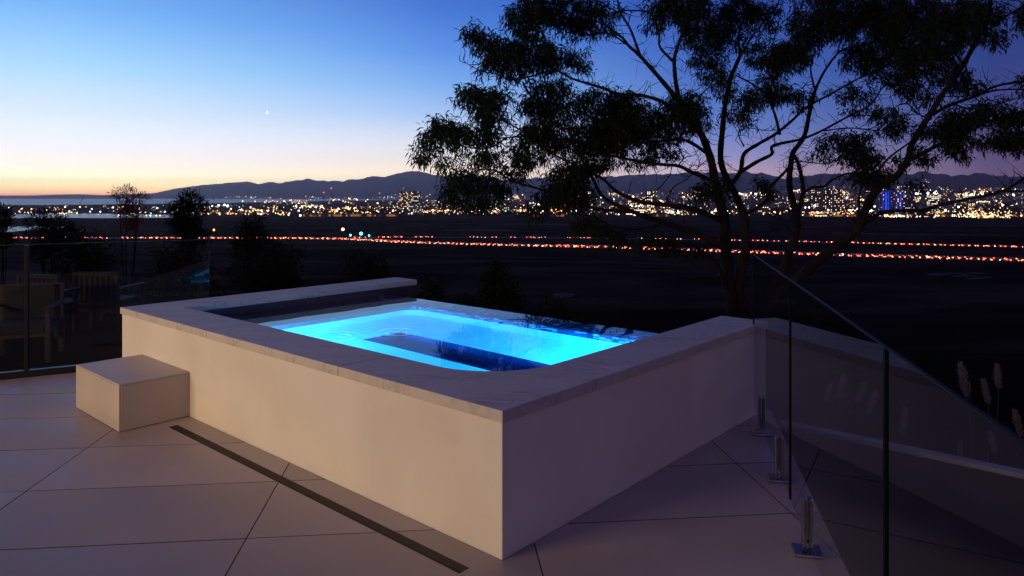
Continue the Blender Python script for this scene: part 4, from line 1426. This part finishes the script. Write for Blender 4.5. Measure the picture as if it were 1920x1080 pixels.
# ------------------------------------------------------------------ cars standing in traffic, lamps on
M['carpaint'] = [mat('dark car paint', (0.03, 0.03, 0.035), 0.3), mat('silver car paint', (0.35, 0.35, 0.36), 0.3, 0.4), mat('white car paint', (0.6, 0.6, 0.6), 0.3), mat('red car paint', (0.25, 0.02, 0.02), 0.3)]
M['carglass'] = mat('car window glass', (0.01, 0.01, 0.012), 0.08)
M['tyre'] = mat('tyre rubber', (0.015, 0.015, 0.015), 0.9)


def car_mesh(paint):
    m = MB()
    prof = [(-2.2, 0.35), (-2.25, 0.75), (-2.1, 0.92), (-1.35, 1.0), (-0.75, 1.42), (0.75, 1.45), (1.45, 1.02), (2.15, 0.9), (2.25, 0.7), (2.2, 0.35)]
    hw = 0.88
    A = [Vector((x, -hw * (0.86 if z > 1.2 else 1), z)) for x, z in prof]
    B = [Vector((x, hw * (0.86 if z > 1.2 else 1), z)) for x, z in prof]
    m.grid([A, B], 0)
    m.face(A[::-1], 0); m.face(B, 0)
    m.face([Vector((-1.22, s_, z)) for s_, z in ((-0.80, 1.08), (0.80, 1.08), (0.72, 1.36), (-0.72, 1.36))], 1)
    for s in (-1, 1):
        m.face([Vector((-1.0, s * 0.885, 1.04)), Vector((1.15, s * 0.885, 1.04)), Vector((0.65, s * 0.80, 1.36)), Vector((-0.65, s * 0.80, 1.36))], 1)
        for x in (-1.35, 1.35):
            m.tube([Vector((x, s * 0.72, 0.33)), Vector((x, s * 0.90, 0.33))], [0.33, 0.33], 10, 2)
        m.box((-2.16, s * 0.72, 0.80), (0.36, 0.42, 0.26), 0, 3)
        m.box((2.16, s * 0.70, 0.72), (0.34, 0.42, 0.22), 0, 4)
    me = m
    return me


car_src = []
for paint in M['carpaint']:
    o = car_mesh(paint).build('car', [paint, M['carglass'], M['tyre'], M['tail'], M['head']])
    car_src.append(o.data)
    bpy.data.objects.remove(o)


def resample(P, step, jit, skip):
    out = []
    acc, nxt = 0.0, 0.0
    for i in range(1, len(P)):
        a, b = P[i - 1], P[i]
        l = (b - a).length
        while nxt <= acc + l:
            p = a + (b - a) * ((nxt - acc) / l)
            if random.random() > skip(p):
                out.append((p, (b - a).normalized()))
            nxt += step * random.uniform(1 - jit, 1 + jit)
        acc += l
    return out


def traffic(P, offs, step, rev, label, group, skip=lambda p: 0.1, cap=999):
    n = 0
    for p, d in resample(P, step, 0.25, skip):
        sx = p.x / p.y * FPX + 960
        if sx < -20 or sx > 1940 or n >= cap:
            continue
        nn = Vector((-d.y, d.x, 0))
        o = bpy.data.objects.new('car', random.choice(car_src))
        COL.objects.link(o)
        q = p + nn * offs
        o.location = (q.x, q.y, PLAIN + 0.25)
        o.rotation_euler = (0, 0, math.atan2(d.y, d.x) + (PI if rev else 0))
        tag(o, label, 'car', group)
        n += 1
    return n


sxp = lambda p: p.x / p.y * FPX + 960
traffic(P1, 2.0, 6.6, True, 'small car queuing nose to tail on the nearer road, far lane', 'cars queuing on the near road, far lane', lambda p: 0.05 if sxp(p) > 300 else 0.6)
traffic(P1, -3.0, 8.6, False, 'small car queuing nose to tail on the nearer road, near lane', 'cars queuing on the near road, near lane', lambda p: 0.08 if sxp(p) > 620 else (0.4 if sxp(p) > 300 else 0.8))
traffic(P2, -1.5, 9.5, False, 'small car queuing on the farther road across the plain', 'cars queuing on the far road', lambda p: 0.08 if sxp(p) > 1560 else (0.35 if sxp(p) > 1380 else 0.62))

# the other lanes of the jam, beyond counting
VV, FF, MI, off = [], [], [], 0
me0 = car_src[0]
cv = np.empty(len(me0.vertices) * 3); me0.vertices.foreach_get('co', cv); cv = cv.reshape(-1, 3)
cf = []
for p in me0.polygons:
    vs = list(p.vertices)
    for k in range(1, len(vs) - 1):
        cf.append((vs[0], vs[k], vs[k + 1], p.material_index))
cf = np.array(cf)
for P, offs, step, rev, skip in ((P1, 5.2, 6.3, True, lambda p: 0.05 if sxp(p) > 620 else (0.3 if sxp(p) > 300 else 0.85)), (P1, -6.2, 6.3, False, lambda p: 0.1 if sxp(p) > 900 else (0.4 if sxp(p) > 300 else 0.9)), (P1, 8.4, 6.0, True, lambda p: 0.08 if sxp(p) > 700 else 0.75), (P1, -9.2, 6.0, False, lambda p: 0.12 if sxp(p) > 1050 else 0.85), (P2, -4.6, 6.4, False, lambda p: 0.12 if sxp(p) > 1580 else 0.8), (P1, 0.0, 6.8, True, lambda p: 0.1 if 280 < sxp(p) < 700 or sxp(p) > 1300 else 0.6),
                                 (P2, 2.0, 7.0, True, lambda p: 0.12 if sxp(p) > 1560 else 0.72)):
    for p, d in resample(P, step, 0.25, skip):
        sx = sxp(p)
        if sx < -420 or sx > 2400:
            continue
        a = math.atan2(d.y, d.x) + (PI if rev else 0)
        q = p + Vector((-d.y, d.x, 0)) * offs
        ca, sa = math.cos(a), math.sin(a)
        V = np.stack([cv[:, 0] * ca - cv[:, 1] * sa + q.x, cv[:, 0] * sa + cv[:, 1] * ca + q.y, cv[:, 2] + PLAIN + 0.25], 1)
        VV.append(V); FF.append(cf[:, :3] + off); MI.append(cf[:, 3]); off += len(V)
o = np_mesh('dense_traffic', np.concatenate(VV), np.concatenate(FF), [M['carpaint'][0], M['carglass'], M['tyre'], M['tail'], M['head']], np.concatenate(MI))
tag(o, 'dense far traffic with lit lamps filling the other lanes of both roads', 'traffic', kind='stuff')

# ------------------------------------------------------------------ street lamps, signals and poles on the plain


def sphere(m, c, r, mi=0, n=6):
    rows = []
    for i in range(n // 2 + 1):
        ph = PI * i / (n // 2)
        rows.append([Vector(c) + Vector((math.sin(ph) * math.cos(t), math.sin(ph) * math.sin(t), math.cos(ph))) * r for t in (2 * PI * k / n for k in range(n))])
    m.grid(rows, mi, close=True)


M['pole'] = mat('lamp pole metal', (0.10, 0.09, 0.08), 0.6, 0.4)


def lamp_post(x, y, d, h, r, lm, label, group=None, name='street_lamp', cat='street lamp'):
    """lamp head shown at photo pixel x, y"""
    c = px(x, y, d)
    b = Vector((c.x, c.y, gz(c.x, c.y)))
    t = empty(name, b)
    tag(t, label, cat, group)
    m = MB()
    m.tube([b, Vector((c.x, c.y, c.z - r))], [0.16, 0.10], 6)
    m.tube([Vector((c.x, c.y, c.z - r)), c + Vector((0, 0, r * 0.2))], [0.10, 0.14], 6)
    m.build('pole', M['pole'], t)
    m = MB(); sphere(m, c, r, 0, 8)
    m.build('lamp', M[lm], t, smooth=True)
    return t


lamp_post(401, 431, 640, 12, 1.0, 'l_orange', 'single warm street lamp standing above the road at left')
lamp_post(643, 430, 700, 12, 1.5, 'l_warm', 'warm street lamp at the road junction, left of the green signals')


def signal(x, y, d, r, label):
    c = px(x, y, d)
    b = Vector((c.x, c.y, PLAIN))
    t = empty('traffic_signal', b); tag(t, label, 'traffic light', 'traffic signals at the junction')
    m = MB(); m.tube([b, Vector((c.x, c.y + 0.5, c.z))], [0.15, 0.12], 6); m.build('pole', M['pole'], t)
    m = MB(); m.box((c.x, c.y + 0.6, c.z + 0.9), (1.2, 0.6, 3.6)); m.build('housing', M['black'], t)
    m = MB(); sphere(m, c, r, 0, 8); m.build('green_lamp', M['l_teal'], t, smooth=True)


signal(677, 438, 690, 1.5, 'brightest green traffic signal at the road junction')
signal(657, 441, 700, 1.0, 'green traffic signal left of the brightest one at the junction')
signal(692, 442, 700, 0.9, 'green traffic signal right of the brightest one at the junction')
for x, y0_, y1_, d, lab in ((546, 432, 446, 760, 'slim pole beside the road, right of the dark shrub'), (738, 429, 447, 760, 'pale double pole beside the road junction'), (867, 434, 450, 740, 'pale pole beside the road below the tree tip'), (1605, 444, 458, 660, 'short reddish pole by the far road')):
    c = px(x, y0_, d)
    m = MB()
    m.tube([Vector((c.x, c.y, PLAIN)), c], [0.5, 0.35], 6)
    m.box((c.x, c.y, c.z - 0.8), (2.4, 0.25, 0.25)); m.box((c.x, c.y, c.z - 2.2), (1.8, 0.25, 0.25))
    tag(m.build('utility_pole', M['sand']), lab, 'pole', 'poles along the road')

# ------------------------------------------------------------------ city
BG_ = 'low buildings of the far city'


def building(x, d, wid, dep, h, name, label, group, win_frac, wm='win', storey=3.4, bay=3.2, wsize=(1.8, 1.9), rz=0.0, wall='bwall', extra=None, z0=PLAIN):
    c = Vector(((x - 960) / FPX * d, d, z0))
    t = empty(name, c)
    tag(t, label, 'building', group)
    m = MB(); m.box((c.x, c.y, z0 + h / 2), (wid, dep, h)); m.build('wall', M[wall], t)
    m = MB(); m.box((c.x, c.y, z0 + h + 0.4), (wid + 0.8, dep + 0.8, 0.8))
    if h > 20:
        m.box((c.x + wid * 0.15, c.y, z0 + h + 2.2), (wid * 0.25, dep * 0.4, 2.8))
    m.build('roof', M['broof'], t)
    m = MB()
    nb_, ns_ = max(1, int(wid / bay)), max(1, int(h / storey))
    for i in range(nb_):
        for j in range(ns_):
            if random.random() < win_frac:
                xx = c.x - wid / 2 + (i + 0.5) * wid / nb_; zz = z0 + (j + 0.55) * h / ns_
                m.face([Vector((xx - wsize[0] / 2, c.y - dep / 2 - 0.06, zz - wsize[1] / 2)), Vector((xx + wsize[0] / 2, c.y - dep / 2 - 0.06, zz - wsize[1] / 2)),
                        Vector((xx + wsize[0] / 2, c.y - dep / 2 - 0.06, zz + wsize[1] / 2)), Vector((xx - wsize[0] / 2, c.y - dep / 2 - 0.06, zz + wsize[1] / 2))], 0 if random.random() < 0.7 else 1)
    if m.v:
        tag(m.build('windows', [M[wm], M['win_w']], t), kind='stuff')
    return t, c


# named towers
building(769, 2900, 84, 30, 64, 'hotel_building', 'wide hotel block with warm lit windows below the mountain crest', None, 0.36, storey=5.4, bay=5.2, wsize=(2.6, 2.4))
building(1106, 2300, 17, 16, 62, 'tower_building', 'slim pale tower with one bright lit strip, left of the tree centre', None, 0.75, storey=4.5, bay=5.5, wsize=(3.0, 3.4), wm='win_w')
building(1219, 2250, 24, 20, 60, 'tower_building', 'pale yellow lit tower seen between the left branches of the tree', None, 0.6, storey=4.5, bay=5, wsize=(3.2, 3.2))
for k, (x, h, lab) in enumerate(((1527, 63, 'leftmost of three lit apartment towers right of the tree trunks'), (1549, 66, 'middle of three lit apartment towers right of the tree trunks'), (1570, 62, 'rightmost of three lit apartment towers right of the tree trunks'))):
    building(x, 1900 + 30 * k, 26, 18, h, 'apartment_tower', lab, None, 0.36, storey=5.0, bay=5.0, wsize=(1.9, 2.0))
building(1745, 2700, 60, 30, 52, 'office_building', 'broad office block with white lit rows right of the blue tower', None, 0.55, wm='win_w', storey=6, bay=6, wsize=(4.2, 2.6))
building(1800, 3300, 70, 30, 66, 'office_building', 'tall office block with warm lit rows near the right edge', None, 0.4, storey=6, bay=6, wsize=(3.2, 2.6))
building(1190, 1700, 40, 30, 14, 'lit_hall', 'long low hall with a bright white lit front left of the trunks', None, 0.95, wm='win_w', storey=4, bay=4.5, wsize=(3.6, 2.2))
building(1420, 1850, 60, 24, 38, 'office_building', 'dark office block with a row of white lights between the trunks', None, 0.3, wm='win_w', storey=5, bay=5, wsize=(2.8, 2.4))
# blue tower
t, c = building(1665, 1750, 62, 26, 60, 'blue_lit_tower', 'tower block with its facade floodlit in blue and violet', None, 0.22, storey=5, bay=5, wsize=(2.2, 2.2))
m = MB()
for k, xx in enumerate(np.linspace(-28, 29, 14)):
    m.box((c.x + xx, c.y - 13.5, PLAIN + 29), (1.3 if k % 3 else 2.4, 0.6, 56), 0, 0 if k in (2, 5, 10, 12) else 1)
m.box((c.x + 4, c.y - 13.6, PLAIN + 59), (52, 0.6, 2.0), 0, 1)
m.box((c.x - 12, c.y - 14.2, PLAIN + 28), (4.5, 0.5, 54), 0, 0)
o = m.build('light_strips', [M['l_blue'], M['l_purple']], t)
for xx in (-13, 4):
    m = MB(); sphere(m, c + Vector((xx, 0, 65)), 2.4, 0, 8); m.build('red_beacon', M['l_red'], t, smooth=True)
# ordinary blocks
for k in range(150):
    x = random.uniform(-60, 1980)
    if x < 640 and random.random() < 0.45:
        continue
    d = random.uniform(1650, 3800)
    if x < 420:
        d = random.uniform(1750, 2900)
    hmax = 16 if x < 700 else (30 if x < 1200 else 44)
    h = random.uniform(6, hmax) if random.random() < 0.75 else random.uniform(5, 10)
    building(x, d, random.uniform(16, 55), random.uniform(12, 26), h, 'city_building', 'small dark building with a few lit windows in the far city', BG_, random.uniform(0.06, 0.30), wm=random.choice(('win', 'win', 'win_w')), storey=4.6, bay=5.5, wsize=(2.2, 2.0))
# sheds added for the orange ground light; their bays glow by themselves
for x, wd in ((592, 46), (628, 30), (665, 40), (700, 30), (735, 20), (345, 14), (1530, 40), (1570, 36), (1600, 30), (1690, 40), (1850, 30), (1895, 30), (1010, 24), (1045, 26), (1240, 30), (1760, 40)):
    d = 1560
    cc = at_d(x, d)
    t = empty('shed', cc); tag(t, 'added long low shed with self-glowing orange bays at the city edge', 'building', 'added glowing sheds at the city edge')
    w_ = wd / FPX * d
    m = MB(); m.box((cc.x, cc.y, PLAIN + 3.2), (w_, 12, 6.4)); m.build('wall', M['bwall'], t)
    m = MB(); m.box((cc.x, cc.y, PLAIN + 6.9), (w_ + 1, 13, 0.9)); m.build('roof', M['broof'], t)
    m = MB()
    for i in range(max(2, int(w_ / 5))):
        if random.random() < 0.5:
            xx = cc.x - w_ / 2 + (i + 0.5) * 5
            m.face([Vector((xx - 1.9, cc.y - 6.1, PLAIN + 0.8)), Vector((xx + 1.9, cc.y - 6.1, PLAIN + 0.8)), Vector((xx + 1.9, cc.y - 6.1, PLAIN + 5)), Vector((xx - 1.9, cc.y - 6.1, PLAIN + 5))], 0)
    if m.v:
        tag(m.build('glow_bays', M['glow'], t), kind='stuff')

# street lamps one can pick out along the near edge of the city
lamp_src = {}
LG = 'street lamps along the near edge of the city'


def city_lamp(x, y, d, r, lm):
    c = px(x, y, d)
    c.z = max(c.z, PLAIN + 4)
    key = (lm, round(r, 1))
    if key not in lamp_src:
        m = MB(); sphere(m, (0, 0, 0), r, 0, 6)
        o = m.build('lamp', M[lm], smooth=True); lamp_src[key] = o.data; bpy.data.objects.remove(o)
        m = MB(); m.tube([Vector((0, 0, -30)), Vector((0, 0, -r))], [0.2, 0.14], 4)
        o = m.build('pole', M['pole']); lamp_src['pole'] = o.data; bpy.data.objects.remove(o)
    t = empty('street_lamp', (c.x, c.y, PLAIN))
    tag(t, 'bright lamp on a pole at the near edge of the city', 'street lamp', LG)
    h = c.z - PLAIN
    o = bpy.data.objects.new('lamp', lamp_src[key]); COL.objects.link(o); o.parent = t; o.location = (0, 0, h)
    o = bpy.data.objects.new('pole', lamp_src['pole']); COL.objects.link(o); o.parent = t
    o.scale = (1, 1, (h) / 30.0); o.location = (0, 0, h)


KEY_LAMPS = [(222, 408, 2.6, 'l_white'), (239, 405, 2.0, 'l_white'), (172, 392, 2, 'l_white'), (169, 397, 1.8, 'l_white'), (188, 397, 2, 'l_white'), (246, 383, 2.4, 'l_white'), (258, 383, 2, 'l_warm'),
             (122, 388, 2.4, 'l_warm'), (130, 396, 2, 'l_white'), (150, 388, 2.2, 'l_yellow'), (40, 392, 2, 'l_yellow'), (16, 389, 2, 'l_warm'), (59, 392, 2, 'l_yellow'), (88, 394, 2, 'l_yellow'), (36, 396, 2, 'l_orange'),
             (212, 389, 2.2, 'l_white'), (260, 392, 2, 'l_warm'), (274, 406, 2, 'l_yellow'), (282, 406, 2, 'l_white'), (293, 406, 2, 'l_yellow'), (300, 406, 2, 'l_yellow'), (295, 390, 2.2, 'l_white'), (309, 397, 2, 'l_white'),
             (332, 382, 2, 'l_white'), (345, 390, 2, 'l_white'), (378, 402, 2.4, 'l_orange'), (367, 398, 2, 'l_warm'), (398, 386, 2, 'l_white'), (410, 385, 3.2, 'l_white'), (427, 386, 3.6, 'l_white'), (421, 384, 3, 'l_white'), (433, 392, 2.4, 'l_warm'), (412, 402, 2, 'l_yellow'),
             (470, 389, 2.2, 'l_white'), (491, 395, 2.4, 'l_white'), (503, 395, 2.4, 'l_white'), (455, 377, 2, 'l_yellow'), (531, 399, 2.6, 'l_orange'), (541, 403, 2.4, 'l_warm'), (563, 404, 3, 'l_white'), (560, 395, 2.6, 'l_white'), (588, 397, 2.6, 'l_warm'),
             (555, 386, 2.6, 'l_white'), (566, 387, 2.4, 'l_white'), (582, 388, 2.8, 'l_warm'), (592, 388, 2.8, 'l_white'), (604, 388, 2.2, 'l_warm'), (632, 395, 2.6, 'l_warm'), (634, 391, 2.2, 'l_warm'), (648, 390, 2.6, 'l_yellow'), (655, 392, 2.6, 'l_yellow'), (664, 391, 2.2, 'l_warm'),
             (670, 395, 2.2, 'l_warm'), (708, 381, 2.4, 'l_warm'), (737, 395, 3, 'l_warm'), (707, 395, 2.2, 'l_warm'), (772, 400, 2.2, 'l_white'), (811, 394, 2.8, 'l_warm'), (823, 380, 3.2, 'l_white'), (840, 394, 3.2, 'l_warm'), (872, 394, 3.2, 'l_warm'), (884, 396, 2.6, 'l_white'), (900, 394, 3, 'l_warm'),
             (932, 399, 2.4, 'l_red'), (986, 394, 3.4, 'l_orange'), (1033, 394, 4.6, 'l_orange'), (1043, 392, 3, 'l_orange'), (1053, 395, 3.2, 'l_orange'), (1010, 383, 3, 'l_white'), (1080, 394, 2.4, 'l_warm'), (1092, 395, 2.4, 'l_warm'), (947, 368, 2.6, 'l_teal'), (1187, 369, 3.4, 'l_white'),
             (1190, 403, 2.6, 'l_white'), (1160, 402, 2.4, 'l_yellow'), (1262, 398, 3, 'l_white'), (1271, 399, 3, 'l_white'), (1255, 397, 2.6, 'l_white'), (1300, 392, 3.6, 'l_warm'), (1341, 395, 3.8, 'l_warm'), (1335, 398, 3, 'l_white'), (1453, 398, 2.8, 'l_orange'), (1386, 363, 2.6, 'l_white'), (1392, 364, 2.4, 'l_white'),
             (1399, 365, 2.4, 'l_white'), (1408, 362, 2.4, 'l_white'), (1418, 363, 2.2, 'l_white'), (1400, 376, 2.6, 'l_white'), (1420, 376, 2.4, 'l_white'), (1528, 386, 3.6, 'l_white'), (1510, 389, 2.4, 'l_white'), (1517, 389, 2.4, 'l_white'), (1588, 371, 3.2, 'l_white'), (1534, 399, 2.8, 'l_warm'), (1553, 394, 3, 'l_warm'),
             (1718, 363, 3.4, 'l_white'), (1740, 362, 3.6, 'l_white'), (1752, 362, 3.2, 'l_white'), (1822, 365, 3.6, 'l_white'), (1811, 363, 3, 'l_warm'), (1842, 364, 3, 'l_yellow'), (1773, 394, 3.2, 'l_white'), (1797, 388, 3.2, 'l_white'), (1860, 402, 3.2, 'l_warm'), (1830, 404, 3, 'l_warm'), (1880, 385, 3, 'l_warm'), (1900, 365, 3, 'l_white'),
             (1915, 412, 2.6, 'l_warm'), (1686, 409, 3.2, 'l_white'), (1680, 407, 2.8, 'l_warm'), (1660, 406, 3, 'l_warm'), (1634, 395, 3.2, 'l_white'), (1640, 387, 3, 'l_white'), (1608, 392, 3, 'l_white'), (1620, 405, 2.6, 'l_orange')]
for (x, y, r, lm) in KEY_LAMPS:
    d = 1500 if y > 385 else 2300
    city_lamp(x, y, d, r * 0.70 * d / 1500, lm)

# every other light of the city: too many and too small to count
CM = ['l_warm', 'l_white', 'l_orange', 'l_yellow', 'l_red', 'l_teal']
ov = np.array([(1, 0, 0), (-1, 0, 0), (0, 1, 0), (0, -1, 0), (0, 0, 1), (0, 0, -1)], float)
of = np.array([(0, 2, 4), (2, 1, 4), (1, 3, 4), (3, 0, 4), (2, 0, 5), (1, 2, 5), (3, 1, 5), (0, 3, 5)])
pts, rad, mi = [], [], []


def add_light(p, r, m_):
    pts.append(tuple(p)); rad.append(r); mi.append(m_)


def col_pick(x):
    return random.choices(range(6), (0.43, 0.12, 0.21, 0.18, 0.045, 0.015))[0]


N_CITY = 5000
k = 0
cl = [(random.uniform(-350, 2350), random.random()) for _ in range(205)]
while k < N_CITY:
    x = random.uniform(-350, 2350)
    cpk = None
    if random.random() < 0.62:
        cpk = random.choice(cl); x = cpk[0] + random.gauss(0, 7)
    den = np.interp(x, [0, 300, 460, 560, 700, 900, 1100, 1500, 1700, 1920], [0.10, 0.22, 0.32, 0.5, 0.5, 0.6, 0.7, 0.95, 1.0, 1.0])
    if random.random() > den:
        continue
    ymax = np.interp(x, [0, 300, 700, 1000, 1500, 1920], [402, 402, 402, 401, 404, 411])
    ymin = np.interp(x, [0, 300, 460, 700, 1000, 1500, 1920], [388, 384, 377, 371, 362, 356, 352])
    y = ymax - (ymax - ymin) * (random.random() ** 1.25 if cpk is None else min(1, max(0, cpk[1] ** 1.3 + random.gauss(0, 0.045))))
    d = FPX * 42 / max(y - HY, 9.5)
    d = min(max(d, 1480), 4800) * random.uniform(0.95, 1.05)
    d = min(d, 5200)
    c = px(x, y, d)
    if c.z < PLAIN + 1.5:
        c.z = PLAIN + 1.5
    r = random.choice((0.30, 0.36, 0.42, 0.5, 0.62, 0.8, 1.1)) * d / 1600
    add_light(c, r, col_pick(x))
    k += 1
# dense bright rows at the right
for (x0, x1, y, n, cm) in ((1750, 1905, 404, 46, 0), (1790, 1870, 401, 30, 0), (1770, 1900, 397, 26, 3), (1690, 1760, 407, 16, 1), (1880, 1918, 411, 12, 3), (1715, 1760, 363, 16, 1), (1790, 1830, 365, 12, 1), (1590, 1640, 395, 24, 1), (1520, 1600, 400, 26, 2),
                           (550, 615, 387, 18, 0), (632, 670, 391, 14, 3), (800, 900, 397, 22, 2), (520, 545, 400, 8, 2), (985, 1060, 396, 16, 2), (1240, 1275, 398, 12, 1), (1180, 1205, 386, 10, 1), (1385, 1425, 364, 8, 1), (1870, 1918, 358, 10, 1), (1830, 1880, 378, 12, 0)):
    for _ in range(n):
        xx = random.uniform(x0, x1); yy = y + random.gauss(0, 1.4)
        d = 1500 if yy > 385 else 2400
        add_light(px(xx, yy, d * random.uniform(0.98, 1.04)), random.uniform(0.55, 1.3) * d / 1500, cm if random.random() < 0.75 else random.randrange(4))
# lights of houses on the mountain slopes
for (x0, x1, t0, t1, n) in ((470, 760, 0.02, 0.20, 46), (420, 480, 0.05, 0.2, 14), (680, 830, 0.1, 0.5, 12), (1000, 1300, 0.05, 0.35, 50), (1300, 1480, 0.05, 0.45, 40), (1480, 1600, 0.1, 0.6, 50), (1600, 2250, 0.0, 0.45, 200), (1680, 1705, 0.52, 0.66, 22), (1730, 1745, 0.5, 0.75, 6), (1840, 1885, 0.45, 0.52, 16), (1755, 1790, 0.3, 0.5, 10)):
    for _ in range(n):
        x = random.uniform(x0, x1)
        p = hill_point(x, random.uniform(t0, t1)) + Vector((0, -6, 6))
        add_light(p, random.uniform(1.6, 4.2) * p.y / 10000 * 1.15, random.choices((0, 1, 2, 3, 4), (0.4, 0.25, 0.15, 0.15, 0.05))[0])
pts = np.array(pts); rad = np.array(rad) * 1.2
V = (pts[:, None, :] + ov[None] * rad[:, None, None]).reshape(-1, 3)
F = (of[None] + (np.arange(len(pts)) * 6)[:, None, None]).reshape(-1, 3)
o = np_mesh('city_lights', V, F, [M[q] for q in CM], np.repeat(np.array(mi), 8))
tag(o, 'countless small lights of the far city and hillside houses', 'lights', kind='stuff')

# radio masts with red beacons
for x, ytop, lab in ((607, 361, 'left of two far radio masts with a red beacon below the mountains'), (621, 353, 'right and taller of two far radio masts with a red beacon')):
    d = 3600
    c = px(x, ytop, d); b = Vector((c.x, c.y, PLAIN))
    t = empty('radio_mast', b); tag(t, lab, 'mast')
    m = MB(); m.tube([b, c], [1.6, 0.5], 5)
    for zz in np.linspace(0.2, 0.9, 5):
        q = b + (c - b) * float(zz); m.box(q, (3.4, 0.4, 0.4))
    m.build('mast', M['pole'], t)
    m = MB(); sphere(m, c, 3.2, 0, 8); m.build('red_beacon', M['l_red'], t, smooth=True)
# crane-like boom against the sea
c0, c1 = px(150, 381, 2600), px(159, 367, 2600)
m = MB(); m.tube([c0, c1], [1.0, 0.6], 5); m.tube([Vector((c0.x, c0.y, PLAIN)), c0], [1.4, 1.2], 5)
tag(m.build('crane', M['pole']), 'tilted crane boom against the sea at far left', 'crane')

# far trees between the buildings: one dark mass
VV, FF, off = [], [], 0
for k in range(560):
    x = random.uniform(-350, 2350)
    d = random.uniform(1480, 2900) if x > 350 else random.uniform(1700, 3300)
    c = np.array(at_d(x, d)); hgt = random.uniform(5, 15)
    n = 46
    u = rng.normal(size=(n, 3)); u /= np.linalg.norm(u, axis=1, keepdims=True)
    q = c + np.array([0, 0, hgt * 0.55]) + u * rng.uniform(0.3, 1, (n, 1)) * np.array([hgt * random.uniform(0.45, 1.1), hgt * 0.5, hgt * 0.5])
    V, F = leaves(q, rng.normal(size=(n, 3)), rng.uniform(1.5, 4.0, n), rng.uniform(1.2, 2.6, n), rng)
    VV.append(V); FF.append(F + off); off += len(V)
for k in range(150):    # scrub on the plain
    x = random.uniform(-40, 1960); y = random.uniform(412, 446)
    c = np.array(on_plain(x, y)); hgt = random.uniform(1.5, 5)
    n = 26
    u = rng.normal(size=(n, 3)); u /= np.linalg.norm(u, axis=1, keepdims=True)
    q = c + np.array([0, 0, hgt * 0.4]) + u * rng.uniform(0.3, 1, (n, 1)) * np.array([hgt * random.uniform(0.8, 3.0), hgt, hgt * 0.5])
    V, F = leaves(q, rng.normal(size=(n, 3)), rng.uniform(0.8, 2.4, n), rng.uniform(0.6, 1.6, n), rng)
    VV.append(V); FF.append(F + off); off += len(V)
o = np_mesh('distant_trees', np.concatenate(VV), np.concatenate(FF), M['shrub'])
tag(o, 'dark mass of far trees and scrub along the city edge', 'trees', kind='stuff')

# two planets in the evening sky
for x, y, r, lab in ((501, 211, 55, 'brighter white planet high in the sky left of the tree'), (584, 287.5, 40, 'faint white star low in the sky above the mountains')):
    m = MB(); sphere(m, px(x, y, 40000), r, 0, 10)
    o = m.build('star', M['star'], smooth=True)
    tag(o, lab, 'star')

# ------------------------------------------------------------------ evening haze
hz = MB()
X, Y0, Y1, Z0, Z1 = 22500, -260, 22500, PLAIN - 4, HAZE_TOP
hz.prism([(-X, Y0), (X, Y0), (X, Y1), (-X, Y1)], Z0, Z1)
mh = bpy.data.materials.new('evening haze'); mh.use_nodes = True
t = mh.node_tree; t.nodes.clear()
oo = t.nodes.new('ShaderNodeOutputMaterial'); pv = t.nodes.new('ShaderNodeVolumePrincipled')
pv.inputs['Color'].default_value = (0.98, 0.87, 1.0, 1)
pv.inputs['Density'].default_value = HAZE_D
pv.inputs['Anisotropy'].default_value = 0.7
t.links.new(pv.outputs[0], oo.inputs['Volume'])
mh.cycles.homogeneous_volume = True
o = hz.build('haze', mh)
tag(o, kind='stuff')
